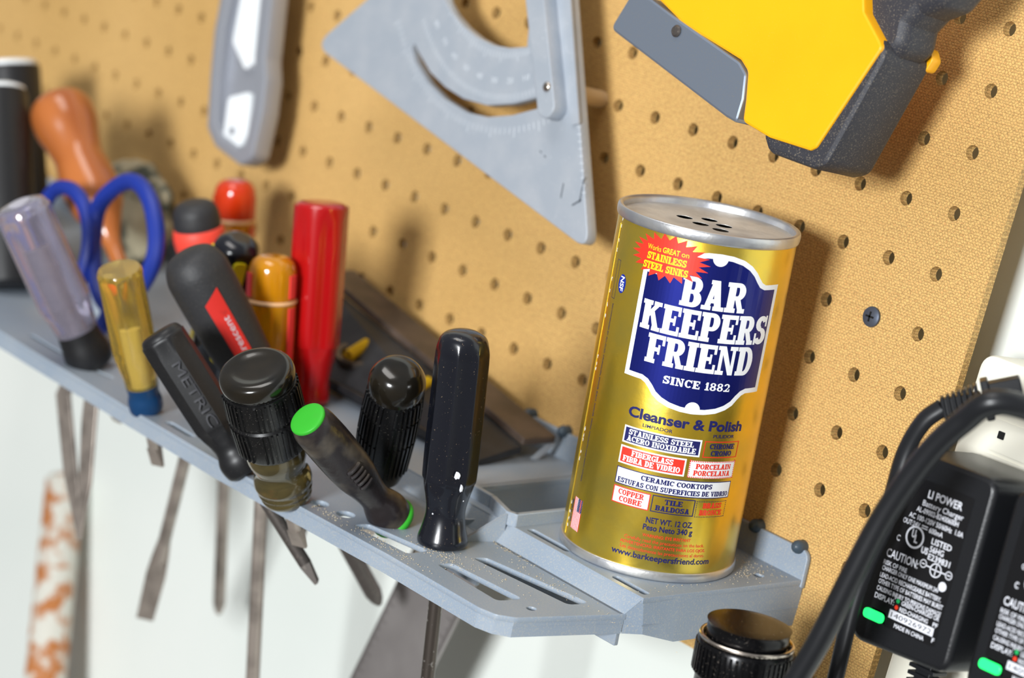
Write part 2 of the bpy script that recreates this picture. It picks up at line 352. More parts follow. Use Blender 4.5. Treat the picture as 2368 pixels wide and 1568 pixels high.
def decal(polys, mapf, step=None):
    """polygons (list of point lists in mm) cut into strips and mapped onto a surface"""
    bm = bmesh.new(); ez = getattr(mapf, 'ez', False)
    for k, q in enumerate(polys):
        if len(q) < 3: continue
        try: bm.faces.new([bm.verts.new((x, y, (k % 9) * .006 if ez else 0)) for x, y in q])
        except ValueError: pass
    bmesh.ops.triangulate(bm, faces=bm.faces[:])
    if step and bm.verts:
        a = min(v.co.x for v in bm.verts); b = max(v.co.x for v in bm.verts); x = math.floor(a / step) * step
        while x < b:
            if x > a: bmesh.ops.bisect_plane(bm, geom=bm.verts[:] + bm.edges[:] + bm.faces[:], dist=1e-5, plane_co=(x, 0, 0), plane_no=(1, 0, 0))
            x += step
    bm.verts.index_update(); v = [mapf(p.co.x, p.co.y, p.co.z) if ez else mapf(p.co.x, p.co.y) for p in bm.verts]; f = []
    for q in bm.faces:
        f.append([i.index for i in (q.verts if q.normal.z >= 0 else reversed(q.verts))])
    bm.free(); return v, f
def decal_obj(name, polys, mapf, m, parent, step=None):
    v, f = decal(polys, mapf, step); me = bpy.data.meshes.new(name); me.from_pydata(v, [], f); me.materials.append(m)
    return place(bpy.data.objects.new(name, me), parent)

# ================================================================== ROOM
mb = MB(); mb.box((-1.2, 0.060, -0.3), (5.2, 0.05, 2.6)); w = struct(mb.build('wall_back', WALLM, smooth=0))
# pegboard: one cell per hole, pitch one inch, last column one inch from the right edge
P_ = .0254; HR = .0031
def pegboard():
    mb = MB(); c0, c1, r0, r1 = -40, 0, -8, 8; seg = 16; T = .0042
    def ring(cx, cz, r, y): return [(cx + r * math.cos(2 * PI * i / seg), y, cz + r * math.sin(2 * PI * i / seg)) for i in range(seg)]
    def sq(cx, cz, y):
        out = []
        for i in range(seg):
            t = 2 * PI * i / seg; x, z = math.cos(t), math.sin(t); k = (P_ / 2) / max(abs(x), abs(z)); out.append((cx + x * k, y, cz + z * k))
        return out
    for c in range(c0, c1 + 1):
        for r in range(r0, r1 + 1):
            cx, cz = c * P_, r * P_
            v = sq(cx, cz, 0) + ring(cx, cz, HR, 0) + ring(cx, cz, HR * (.98), T) + sq(cx, cz, T); f = []
            for i in range(seg):
                j = (i + 1) % seg
                for k in range(3): f.append((k * seg + i, k * seg + j, (k + 1) * seg + j, (k + 1) * seg + i))
            mb.add(v, f)
    x0, x1, z0, z1 = (c0 - .5) * P_, (c1 + .5) * P_, (r0 - .5) * P_, (r1 + .5) * P_
    def q(a, b, c, d):
        for y in (0, T): mb.add([(a, y, b), (c, y, b), (c, y, d), (a, y, d)], [(0, 1, 2, 3)])
    XR = .0255
    q(x1, z0, XR, z1)
    mb.add([(XR, 0, z0), (XR, T, z0), (XR, T, z1), (XR, 0, z1)], [(0, 1, 2, 3)])
    mb.add([(x0, 0, z0), (x0, T, z0), (XR, T, z0), (XR, 0, z0)], [(0, 1, 2, 3)])
    mb.add([(x0, 0, z1), (x0, T, z1), (XR, T, z1), (XR, 0, z1)], [(0, 1, 2, 3)])
    me = bpy.data.meshes.new('pegboard'); me.from_pydata(mb.v, [], mb.f); me.materials.append(BOARD)
    bm = bmesh.new(); bm.from_mesh(me); bmesh.ops.remove_doubles(bm, verts=bm.verts, dist=1e-5); bmesh.ops.recalc_face_normals(bm, faces=bm.faces); bm.to_mesh(me); bm.free()
    return place(bpy.data.objects.new('pegboard', me), None)
pb = pegboard(); tag(pb, 'brown perforated hardboard panel mounted on the white wall', 'pegboard')
for x, z in ((-.0127, .19), (-.5, .19), (-.9, -.19), (-.9, .19)):
    mb = MB(); mb.box((x, .0195, z), (.014, .0305, .014)); mb.build('standoff_block', DOWEL, pb, smooth=0)

# screw in the board
t = empty('wood_screw', (-.0245, 0, -.0508), 'dark cross-head screw driven into a pegboard hole right of the cleanser can', 'screw')
mb = MB(); mb.lathe([(.0001, -.002), (.0022, -.002), (.0032, .0002), (.0044, .0008), (.0042, .0014), (.003, .0019), (.0001, .0021)], 24, mtx=Matrix.Rotation(PI / 2, 4, 'X'))
mb.build('screw_head', SCREWM, t)
mb = MB(); mb.box((0, -.00195, 0), (.0042, .0006, .0008)); mb.box((0, -.00195, 0), (.0008, .0006, .0042)); mb.build('cross_slot', HOLEBLK, t, smooth=0)

# ================================================================== SHELF
TH = math.radians(7.34); Z0 = -.1645
SH = empty('tool_shelf', (0, 0, Z0), 'long blue-grey plastic tool holder shelf hooked onto the pegboard', 'shelf', rot=(TH, 0, 0))
SHM = Matrix.Translation((0, 0, Z0)) @ Matrix.Rotation(TH, 4, 'X'); SHI = SHM.inverted()
mm = lambda L: [(a / 1000, b / 1000) for a, b in L]
XL = -.72
def rr(x0, y0, x1, y1, r, sk=0): return round_poly(mm([(x0, y0), (x1 + 0, y0 + sk), (x1, y1 + sk), (x0, y1)]), r / 1000, 5)

TOOLS = {  # base point, top point of each handle axis (world)
 'A': ((-.3669, -.1405, -.1906), (-.3842, -.1905, -.1190)),
 'B': ((-.2972, -.1511, -.1920), (-.2944, -.1861, -.1263)),
 'C': ((-.2110, -.1516, -.1920), (-.2450, -.1916, -.1411)),
 'D': ((-.2502, -.1040, -.1859), (-.2793, -.1640, -.1110)),
 'E': ((-.1787, -.1521, -.1921), (-.1703, -.1921, -.1346)),
 'F': ((-.1418, -.1217, -.1882), (-.1415, -.1817, -.1467)),
 'G': ((-.1754, -.1080, -.1864), (-.1409, -.1420, -.1212)),
 'H': ((-.1135, -.1186, -.1878), (-.1174, -.1336, -.0968)),
 'I': ((-.2733, -.0783, -.1746), (-.2829, -.0933, -.0791)),
 'J': ((-0.2772, -0.0985, -0.1852), (-0.2825, -0.1135, -0.1079)),
 'K': ((-.4095, -.0360, -.1691), (-.4144, -.0510, -.0949)),
 'L': ((-.3318, -.0987, -.1858), (-.3041, -.1187, -.1059)),
 'M': ((-.3651, -.0728, -.1739), (-.3716, -.1028, -.1029)),
 'O': ((-.4340, -.0790, -.1743), (-.5353, -.0950, -.0847)),
}
def shelf_hole(k, d=0.0):
    b, t = Vector(TOOLS[k][0]), Vector(TOOLS[k][1]); a = (t - b).normalized(); l0 = SHI @ (b + a * d); l1 = SHI @ (b - a * (.004)); return (l0.x, l0.y)
low = [(-28, -94.3), (-39, -142), (-44, -148), (-52, -150.3), (-110, -151.5), (-180, -156), (-230, -158.5), (-300, -160), (-390, -161), (XL * 1000, -162), (XL * 1000, -94.3)]
low_loops = [round_poly(mm(low), [0, .006, .004, .006, 0, 0, 0, 0, 0, 0, 0], 6),
    round_poly(mm([(-95.5, -138.2), (-55.3, -138.4), (-53, -126), (-94, -130.6)]), .003, 5),
    round_poly(mm([(-97.1, -118.2), (-43.2, -111.5), (-40.9, -100.5), (-95.2, -111.4)]), .0035, 5),
    round_poly(mm([(-143, -146.5), (-108, -143), (-108, -131), (-142, -138)]), .003, 5),
    circle(-.0445, -.1296, .0023, 16), circle(-.1685, -.1447, .0043, 20), circle(-.1543, -.1411, .0043, 20),
    round_poly(mm([(-372, -150.5), (-346, -145), (-346, -142), (-372, -147)]), .001, 4),
    round_poly(mm([(-282, -154.5), (-260, -154), (-258, -150), (-280, -150)]), .0018, 4),
    round_poly(mm([(-420, -150.5), (-385, -150.5), (-385, -147), (-420, -147)]), .001, 4)]
HRAD = {'A': .005, 'B': .0042, 'C': .0042, 'D': .0052, 'E': .0042, 'F': .0036, 'G': .0042, 'H': .0042, 'J': .0044}
low_loops.append(round_poly(mm([(-416, -126), (-392, -126), (-392, -112), (-416, -112)]), .004, 5))
for k, r in HRAD.items():
    x, y = shelf_hole(k); low_loops.append(circle(x, y, r, 18))
mb = MB(); plate(mb, low_loops, .0024, Matrix.Translation((0, 0, -.0079 - .0012)), .0003)
up = [(-18.8, -1), (-24.0, -89.7), (XL * 1000, -89.7), (XL * 1000, -1)]
up_loops = [round_poly(mm(up), 0, 2),
    rr(-151, -84, -107, -13, 2.5), rr(-101, -87, -74.5, -82.5, 2), rr(-47, -87.2, -26.5, -83, 2), circle(-.0287, -.0186, .0026, 16)]
for k in ('I', 'K', 'M'):
    x, y = shelf_hole(k); up_loops.append(circle(x, y, .0045, 18))
x, y = shelf_hole('O'); up_loops.append(circle(x, y, .0050, 18))
plate(mb, up_loops, .0024, Matrix.Translation((0, 0, -.0012)), .0003)
# bevelled step between the two levels
def ribbon(mb, tops, bots, th):
    """wall through top and bottom polylines (3-D), thickened inward"""
    n = len(tops)
    for i in range(n - 1):
        a, b, c, d = Vector(tops[i]), Vector(tops[i + 1]), Vector(bots[i + 1]), Vector(bots[i]); nn = (b - a).cross(d - a).normalized() * th
        mb.add([a, b, c, d, a + nn, b + nn, c + nn, d + nn], [(0, 1, 2, 3), (7, 6, 5, 4), (0, 4, 5, 1), (1, 5, 6, 2), (2, 6, 7, 3), (3, 7, 4, 0)])
ribbon(mb, [(XL, -.0895, 0), (-.024, -.0895, 0)], [(XL, -.0945, -.0079), (-.028, -.0945, -.0079)], .0024)
mb.build('top_deck', SHELF, SH, smooth=30)
# skirts
mb = MB()
fr = [(XL, -.162), (-.39, -.161), (-.30, -.160), (-.23, -.1585), (-.18, -.156), (-.11, -.1515), (-.052, -.1503), (-.0445, -.1478), (-.0392, -.1425), (-.028, -.0943)]
ribbon(mb, [(x, y, -.0082) for x, y in fr], [(x + .0, y - .0005, -.0162) for x, y in fr], .0024)
ribbon(mb, [(-.028, -.0943, -.0080), (-.024, -.0895, -.0002)], [(-.028, -.0943, -.0162), (-.024, -.0865, -.0160)], .0024)
ribbon(mb, [(-.024, -.0897, -.0002), (-.0225, -.070, -.0002), (-.0188, -.0012, -.0002)], [(-.024, -.0865, -.0160), (-.0222, -.070, -.0205), (-.0188, -.0012, -.0205)], .0024)
sk = mb.build('skirt', SHELF, SH, smooth=25)
mb = MB(); 
ribbon(mb, [(-.0395, -.143, -.0118), (-.028, -.0943, -.0118)], [(-.0395, -.143, -.0121), (-.028, -.0943, -.0121)], -.0003)
ribbon(mb, [(-.0238, -.0885, -.0118), (-.0188, -.0012, -.0122)], [(-.0238, -.0885, -.0121), (-.0188, -.0012, -.0125)], -.0003)
mb.build('mould_line', SHELF, SH, smooth=0)
# back lip (parallel to the board)
mb = MB()
lip = round_poly([(XL, -.003), (-.0185, -.003), (-.0195, .0115), (XL, .0115)], [0, 0, .0045, 0], 7)
plate(mb, [lip], .0026, Matrix.Rotation(-TH, 4, 'X') @ frame((0, -.0016, 0), (1, 0, 0), (0, 0, 1)), .0006)
mb.build('back_lip', SHELF, SH, smooth=30)
# raised rim and walls of the deep pocket
mb = MB()
rim = [(-.1515, -.0845), (-.1275, -.0855), (-.1095, -.0915), (-.1045, -.0895), (-.1035, -.012)]
ribbon(mb, [(x, y, .0055) for x, y in rim], [(x, y, -.0005) for x, y in rim], .0026)
ribbon(mb, [(-.1515, -.012, 0.0), (-.1515, -.0845, 0.0)], [(-.1515, -.012, -.030), (-.1515, -.0845, -.030)], -.0022)
ribbon(mb, [(-.107, -.086, 0.0), (-.107, -.012, 0.0)], [(-.107, -.086, -.028), (-.107, -.012, -.028)], -.0022)
ribbon(mb, [(-.1515, -.012, 0), (-.107, -.012, 0)], [(-.1515, -.012, -.03), (-.107, -.012, -.03)], .0022)
ribbon(mb, [(-.1515, -.0855, -.002), (-.107, -.0855, -.002)], [(-.1515, -.0855, -.03), (-.107, -.0855, -.03)], -.0022)
ribbon(mb, [(XL, -.0945, -.0079), (-.115, -.0945, -.0079)], [(XL, -.0945, -.0300), (-.115, -.0945, -.0300)], -.0022); ribbon(mb, [(-.115, -.0945, -.0079), (-.0285, -.0945, -.0079)], [(-.115, -.0945, -.0225), (-.0285, -.0945, -.0215)], -.0022)
mb.build('pocket_wall', SHELF, SH, smooth=25, bevel=.0004)
mb = MB(); mb.prism([(0, 0), (.020, 0), (0, .0125)], (-.1085, -.0915, -.0079), (-.25, -.95, 0), (0, 0, 1), .0018)
mb.lathe([(.0062, 0), (.0062, .004), (.0050, .004), (.0050, 0)], 28, mtx=Matrix.Translation((-.1330, -.0895, -.0079)) @ Matrix.Rotation(.25, 4, 'X'), cap=False)
mb.build('stiffening_rib', SHELF, SH, smooth=25)
# sawdust crumbs lying on the shelf: uncountable
mb = MB(); bmd = []
def crumb(x, y, z, s):
    a = random.random() * 6
    mb.add([(x + s * math.cos(a + k * 2.1), y + s * math.sin(a + k * 2.1), z) for k in range(3)] + [(x, y, z + s * .7)], [(0, 1, 3), (1, 2, 3), (2, 0, 3), (2, 1, 0)])
for cx, cy, sxx, syy, n, up_ in ((-.158, -.149, .008, .002, 120, 0), (-.118, -.1465, .014, .0018, 260, 0), (-.108, -.129, .012, .0025, 240, 0), (-.098, -.127, .008, .004, 120, 0), (-.098, -.0965, .010, .001, 160, 0),
        (-.04, -.016, .010, .010, 420, 1), (-.031, -.03, .004, .014, 200, 1), (-.060, -.1045, .02, .0016, 120, 0), (-.075, -.122, .015, .002, 60, 0), (-.03, -.06, .002, .02, 60, 1), (-.1, -.09, .0, .02, 0, 1), (-.085, -.1, .03, .0015, 60, 0)):
    for k in range(int(n * .55)):
        x = random.gauss(cx, sxx); y = random.gauss(cy, syy)
        if up_ and ((x + .0663) ** 2 + (y + .0486) ** 2 < .0385 ** 2 or x > -.0215 or y > -.004): continue
        if not up_ and y > -.0952: continue
        crumb(x, y, (.0001 if up_ else -.0078), random.uniform(.00014, .00042))
SD = mb.build('sawdust', DUSTM, None, smooth=0); SD.matrix_world = SHM; tag(SD, 'pale sawdust crumbs scattered on the blue-grey shelf', 'sawdust', kind='stuff')
# pegs that hold the shelf
for i, (c, r, lb) in enumerate(((-1, -6, 'grey shelf peg right at the rounded end of the back lip'), (-7, -6, 'grey shelf peg beside the left edge of the can'), (-8, -6, 'grey shelf peg above the tapered end of the black level'), (-2, -6, 'grey shelf peg half hidden behind the right edge of the can'))):
    mb = MB(); mb.lathe(rsp([(.0001, -.006), (.0026, -.0058), (.0029, -.001), (.0029, .004), (.0012, .0062), (.0001, .0064)], 3), 16, mtx=Matrix.Translation((c * P_ + .0004, 0, r * P_)) @ Matrix.Rotation(PI / 2, 4, 'X'))
    tag(mb.build('shelf_peg', PEGM), lb, 'peg', 'pegs holding the shelf')

# ================================================================== CLEANSER CAN
CR = .03666; CH = .1449
CANL = (-.0663, -.0482, Z0 + math.tan(TH) * -.0482)
CAN = empty('cleanser_can', CANL, 'gold cleanser can with blue and white BAR KEEPERS FRIEND label standing on the shelf', 'can', rot=(TH, 0, 0))
mb = MB(); mb.lathe([(CR - .0012, .0030), (CR - .0001, .0036), (CR, .0045), (CR, CH - .0046), (CR - .0006, CH - .0036), (CR - .0016, CH - .0040), (CR - .0016, CH - .0055)], 128, cap=False); mb.build('can_body', CANGOLD, CAN)
mb = MB(); mb.lathe(rsp([(CR - .004, .0012), (CR - .0012, .0), (CR + .0006, .0004), (CR + .0009, .002), (CR + .0005, .0038), (CR - .0006, .0042)], 4), 96); mb.build('bottom_rim', CANSTEEL, CAN)
mb = MB(); mb.lathe(rsp([(CR - .0008, CH - .0046), (CR + .0006, CH - .0042), (CR + .0010, CH - .0022), (CR + .0008, CH - .0004), (CR, CH + .0002), (CR - .0012, CH - .0004), (CR - .0016, CH - .0030)], 4), 128, cap=False); mb.build('top_rim', CANSTEEL, CAN)
mb = MB(); v, f = plate_data([circle(0, 0, CR - .0014, 96)] + [circle(*p, 10)[:] for p in ()] + [circle(x, y, .0036, 14, .0034) for x, y in ((-.0055, .006), (.0045, .0045), (.001, -.0055), (.011, -.004), (-.010, -.004))], .0002)
mb.add([(a, b, c + CH - .0030) for a, b, c in v], f); mb.build('lid', LIDM, CAN, smooth=20)
mb = MB(); mb.lathe([(CR - .002, CH - .0050), (CR - .002, CH - .0048)], 48); mb.build('inside_shade_disc', HOLEBLK, CAN)  # black disc under the lid holes: shade inside the can put into colour
# side seam
def cm(off): 
    def f(s, h, e_=0):
        t = math.radians(-60) + s / 36.66; r = CR + (off * .5 + e_ * .3) / 1000
        return (r * math.cos(t), r * math.sin(t), h / 1000)
    f.ez = True
    return f
mb = MB(); pts = [cm(.0)(-36.2 + 0.0, h) for h in (5, 40, 80, 110, 138)]; mb.tube(pts, .00055, 8, .8); mb.build('side_seam', CANGOLD, CAN)
half = [(0, 137.2), (5, 136.9), (10, 135.7), (14, 133.6), (17, 131), (19, 128.6), (20.6, 127), (22.6, 126.1), (30.8, 126.1), (30.8, 81.3), (22.8, 81.2), (20.8, 80.3), (19, 78.6), (17, 76.2), (14, 74.2), (10, 72.6), (5, 71.7), (0, 71.4)]
CX = 16.0
shield = [(CX + a, b) for a, b in half] + [(CX - a, b) for a, b in half[1:-1][::-1]]
hin = [(0, 135.1), (5, 134.8), (9.5, 133.7), (13, 131.9), (15.7, 129.6), (17.6, 127.2), (19.6, 125.1), (22.2, 124.1), (28.7, 124.1), (28.7, 83.3), (22.4, 83.2), (19.8, 82.2), (17.6, 80.2), (15.7, 77.9), (13, 76.1), (9.5, 74.7), (5, 73.8), (0, 73.5)]
inner = [(CX + a, b) for a, b in hin] + [(CX - a, b) for a, b in hin[1:-1][::-1]]
def notch(cy, a0, a1): return [(CX + 3.1 * math.cos(math.radians(a0 + (a1 - a0) * k / 12)), cy + 3.1 * math.sin(math.radians(a0 + (a1 - a0) * k / 12))) for k in range(13)]
decal_obj('shield_border', [shield], cm(.06), INKW, CAN, 1.5)
decal_obj('shield_panel', [inner], cm(.12), INKB, CAN, 1.5)
brand = slab('BAR', 3.0, 29.8, 114.4, 12.2) + slab('KEEPERS', -11.6, 44.2, 101.6, 11.8) + slab('FRIEND', -6.8, 39.2, 88.8, 11.8) + slab('SINCE 1882', 2.4, 30.2, 81.9, 3.3, .1) + [notch(135.3, 180, 360), notch(73.3, 0, 180)]
decal_obj('brand_lettering', brand, cm(.18), INKW, CAN, 1.5)
star = []
for k in range(44):
    a = 2 * PI * k / 44 + .03; r = 1 if k % 2 == 0 else .74; star.append((-5.0 + 17.6 * r * math.cos(a), 131.4 + 9.6 * r * math.sin(a)))
star = [[(-5.0, 131.4), star[k - 1], star[k], star[(k + 1) % 44]] for k in range(0, 44, 2)]
decal_obj('starburst', star, cm(.26), INKR, CAN, 1.5)
decal_obj('starburst_lettering', font('Works', -14.5, -8.2, 133.1, 2.1) + font('GREAT', -7.4, -.2, 133.2, 2.1, .02) + font('on', .6, 3.6, 133.3, 2.1) + slab('STAINLESS', -14.0, 3.2, 129.3, 2.9) + slab('STEEL SINKS', -15.2, 4.4, 125.5, 2.9), cm(.36), INKY, CAN, 1.5)
def box(a, b, c, d): return [R_(a, b, c, d)]
def fr_(a, b, c, d, w): return [R_(a, b, c, b + w), R_(a, d - w, c, d), R_(a, b, a + w, d), R_(c - w, b, c, d)]
def dots(a, b, c, d, w, st):
    out = []; x = a
    while x < c: out += [R_(x, b, x + st * .5, b + w), R_(x, d - w, x + st * .5, d)]; x += st
    y = b
    while y < d: out += [R_(a, y, a + w, y + st * .5), R_(c - w, y, c, y + st * .5)]; y += st
    return out
white = box(-9.9, 54.0, 22.7, 61.2) + box(-10, 45.3, 17.8, 52.8) + box(19.2, 45.2, 41, 52.4) + box(-9.9, 36.7, 40.9, 43.8) + box(-9.8, 28.7, 6.2, 35.8)
decal_obj('label_panels', white, cm(.06), INKW, CAN, 1.5)
decal_obj('label_panels', box(-9.2, 54.7, 22.0, 60.5) + fr_(-9.9, 36.7, 40.9, 43.8, .35), cm(.11), INKB2, CAN, 1.5)
decal_obj('label_panels', box(-9.3, 46.0, 17.1, 52.1), cm(.11), INKR, CAN, 1.5)
decal_obj('label_lettering', slab('STAINLESS STEEL', -7.6, 19.5, 57.8, 2.3) + slab('ACERO INOXIDABLE', -8.0, 20.8, 55.1, 2.3) + slab('FIBERGLASS', -4.8, 12.6, 49.3, 2.4) + slab('FIBRA DE VIDRIO', -8.2, 15.8, 46.5, 2.4), cm(.16), INKW, CAN, 1.5)
red = slab('PORCELAIN', 22.0, 38.8, 49.0, 2.2) + slab('PORCELANA', 21.4, 38.9, 46.2, 2.2) + slab('COPPER', -7.4, 3.6, 32.6, 2.3) + slab('COBRE', -6.6, 3.2, 29.7, 2.3) + slab('BRASS', 28.5, 37.8, 32.4, 2.3) + slab('BRONCE', 27.4, 38.6, 29.4, 2.3)
red += fr_(-9.8, 28.7, 6.2, 35.8, .4) + fr_(24.0, 54.0, 41.0, 60.9, .35) + dots(19.2, 45.2, 41, 52.4, .5, .8)
red += font('WARNING: EYE IRRITANT', 5.8, 26.0, 17.9, 1.25, .01) + font('Carefully read the precautions on the back.', -1.4, 32.8, 15.6, 1.35) + font('ADVERTENCIAS: IRRITANTE PARA LOS OJOS.', -2.8, 33.8, 13.5, 1.2, .01) + font('Lea detenidamente las precauciones al dorso.', -2.4, 33.8, 11.3, 1.35)
decal_obj('label_lettering', red, cm(.16), INKR, CAN, 1.5)
navy = font('Cleanser & Polish', -9.4, 40.8, 65.3, 4.0, .034) + font('LIMPIADOR', -2.3, 10.0, 62.4, 1.35, .01) + font('PULIDOR', 27.1, 37.3, 62.4, 1.35, .01)
navy += slab('CHROME', 26.4, 38.6, 57.7, 2.2) + slab('CROMO', 27.4, 37.6, 54.8, 2.2) + slab('CERAMIC COOKTOPS', 1.0, 31.2, 40.6, 2.1) + slab('ESTUFAS CON SUPERFICIES DE VIDRIO', -8.8, 39.9, 37.5, 2.1)
navy += fr_(7.0, 28.8, 24.8, 35.8, .35) + slab('TILE', 12.2, 19.6, 32.5, 2.2) + slab('BALDOSA', 8.8, 23.0, 29.6, 2.2) + dots(25.5, 28.6, 40.4, 35.4, .25, .8)
navy += font('NET WT. 12 OZ.', 6.1, 25.6, 23.9, 2.3, .024) + font('Peso Neto 340 g', 5.4, 26.1, 20.8, 2.3, .024) + font('www.barkeepersfriend.com', -5.8, 37.0, 8.2, 2.4, .02)
decal_obj('label_lettering', navy, cm(.16), INKB2, CAN, 1.5)
decal_obj('certification_mark', [circle(-25.6, 115.4, 2.5, 24, 3.9)], cm(.08), INKB3, CAN, 1.5)
rot = lambda ps, cx, cy: [[(cx + y, cy - x) for x, y in q] for q in ps]      # text reading downwards
decal_obj('certification_lettering', rot(font('NSF', -3.0, 3.0, -1.2, 2.4, .03), -25.6, 115.4), cm(.14), INKW, CAN, 1.5)
decal_obj('side_lettering', rot(font('RECOMMENDED BY: ALL-CLAD, CALPHALON, DACOR, ELKAY, KOHLER, VIKING, VOLLRATH AND MANY OTHERS', -38, 38, 0, .9), -30.0, 68) + rot(font('Made in USA', -5, 5, 0, 1.1, .02), -33.6, 16) + [[(x, y) for x, y in q] for q in fr_(-32, 108, -29.4, 124, .15)], cm(.10), INKB2, CAN, 1.5)
fx0, fx1, fy0, fy1 = -31.8, -25.0, 9.3, 22.8
decal_obj('flag', box(fx0, fy0, fx1, fy1), cm(.06), INKW, CAN, 1.5)
st_ = []; nst = 13; sw = (fx1 - fx0) / nst
for k in range(0, nst, 2): st_.append(R_(fx0 + k * sw, fy0, fx0 + (k + 1) * sw, fy1))
decal_obj('flag', st_, cm(.09), INKR, CAN, 1.5)
decal_obj('flag', box(fx1 - 7 * sw, fy1 - 5.6, fx1, fy1), cm(.12), INKB, CAN, 1.5)
stars = []
for i in range(6):
    for j in range(8): stars += [circle(fx1 - 6.4 * sw + i * 1.15 * sw, fy1 - 5.2 + j * .68, .13, 5)]
decal_obj('flag', stars, cm(.15), INKW, CAN)
# flakes of bare metal beside the seam
fl = []
for h in (140, 137, 131, 127, 115, 110, 104, 99.5, 82, 79, 77, 51, 48, 46, 41, 38, 19, 15, 12, 9):
    fl.append([(-35.0 + random.uniform(-.3, .3) + random.uniform(.2, .7) * math.cos(a), h + random.uniform(.5, 1.2) * math.sin(a)) for a in [k * PI / 4 for k in range(8)]])
decal_obj('worn_flakes', fl, cm(.07), INKW, CAN, 1.5)

# ================================================================== HAND TOOLS IN THE SHELF
def tool(k, name, label, cat, group=None, spin=0):
    b, t = Vector(TOOLS[k][0]), Vector(TOOLS[k][1]); a = (t - b)
    o = empty(name, b, label, cat, group); q = a.normalized().to_track_quat('Z', 'Y') @ Quaternion((0, 0, 1), spin); o.rotation_mode = 'QUATERNION'; o.rotation_quaternion = q
    return o, a.length
def flutes(n, depth, z0, z1, power=1.0, fade=.006, phase=0):
    def f(t, z):
        if z < z0 or z > z1: k = 0
        else: k = min(1, (z - z0) / fade, (z1 - z) / fade)
        return 1 - depth * k * (abs(math.cos(n * t / 2 + phase)) ** power)
    return f
def hexmod(n, amt, z0, z1, fade=.006, phase=0):
    def f(t, z):
        k = 0 if (z < z0 or z > z1) else min(1, (z - z0) / fade, (z1 - z) / fade)
        u = ((t + phase) % (2 * PI / n)) - PI / n
        return 1 - amt * k * (1 - (math.cos(PI / n) / math.cos(u) - math.cos(PI / n)) / (1 - math.cos(PI / n)))
    return f
def strip(mb, pts, w, th, up=(0, 1, 0)):
    pts = [Vector(p) for p in pts]; vs = []; up = Vector(up); n = len(pts); ws = w if isinstance(w, (list, tuple)) else [w] * n
    for k, p in enumerate(pts):
        t = (pts[min(k + 1, n - 1)] - pts[max(k - 1, 0)]).normalized(); s = t.cross(up).normalized()
        vs += [p + s * ws[k] / 2 - up * th / 2, p + s * ws[k] / 2 + up * th / 2, p - s * ws[k] / 2 + up * th / 2, p - s * ws[k] / 2 - up * th / 2]
    f = [(0, 1, 2, 3), tuple(range(4 * n - 4, 4 * n))[::-1]]
    for k in range(n - 1):
        for i in range(4): f.append((k * 4 + i, k * 4 + (i + 1) % 4, k * 4 + 4 + (i + 1) % 4, k * 4 + 4 + i))
    return mb.add(vs, f)
def dense(prof, n=4): return rsp(prof, n)
def shaft(o, L, r, tip='flat', m=STEEL, z0=.004, name='shaft'):
    mb = MB()
    if tip == 'flat':
        mb.lathe([(r, z0), (r, -L + .010)], 16)
        mb.add([(r, r * .8, -L + .010), (r, -r * .8, -L + .010), (-r, -r * .8, -L + .010), (-r, r * .8, -L + .010), (r * 1.2, r * .25, -L), (r * 1.2, -r * .25, -L), (-r * 1.2, -r * .25, -L), (-r * 1.2, r * .25, -L)],
               [(0, 1, 2, 3), (7, 6, 5, 4), (0, 4, 5, 1), (1, 5, 6, 2), (2, 6, 7, 3), (3, 7, 4, 0)])
    else:
        mb.lathe([(r, z0), (r, -L + .007), (r * .75, -L + .003), (r * .3, -L)], 16)
    return mb.build(name, m, o)

# H: glossy black fluted screwdriver
o, L = tool('H', 'screwdriver', 'tall glossy black fluted screwdriver standing upright left of the cleanser can', 'screwdriver', spin=.35)
p = [(.0088, -.0002), (.0104, .0008), (.0106, .003), (.0096, .0065), (.0084, .012), (.0083, .016), (.0092, .021), (.0108, .027), (.0116, .031), (.0117, .05), (.0115, .07), (.0114, L - .012), (.0108, L - .007), (.0090, L - .0028), (.0050, L - .0006), (.0001, L)]
mb = MB(); mb.lathe(dense(p, 5), 96, hexmod(8, .105, .024, L - .004, .007, .15)); mb.build('handle', BLACKP, o, smooth=26)
pl_ = []
mb = MB()
for cx, z, sx_, sz in ((.2, .028, .0008, .0017), (.0, .0335, .0013, .0017), (.35, .0225, .0003, .0003), (-.75, .016, .00035, .00035)):
    t0 = math.radians(-58) - .35 + cx + .85; n0 = len(mb.v)
    c = Vector((.01155 * math.cos(t0), .01155 * math.sin(t0), z)); c.x *= .98; c.y *= .98
    m = frame(c * 1.0, (-math.sin(t0), math.cos(t0), 0), (0, 0, 1)); 
    mb.add([m @ Vector((sx_ * (1 + .4 * math.sin(3.1 * i)) * math.cos(2 * PI * i / 9), sz * (1 + .3 * math.cos(2.3 * i)) * math.sin(2 * PI * i / 9), .0002)) for i in range(9)] + [m @ Vector((0, 0, .00035))], [(i, (i + 1) % 9, 9) for i in range(9)])
mb.build('paint_spots', PAPERW, o, smooth=0)
shaft(o, .105, .0030, 'flat', mat('spattered_shaft', srgb(96, 88, 82), .35, .8, dust=srgb(210, 205, 200), dscale=250, dthr=.62))

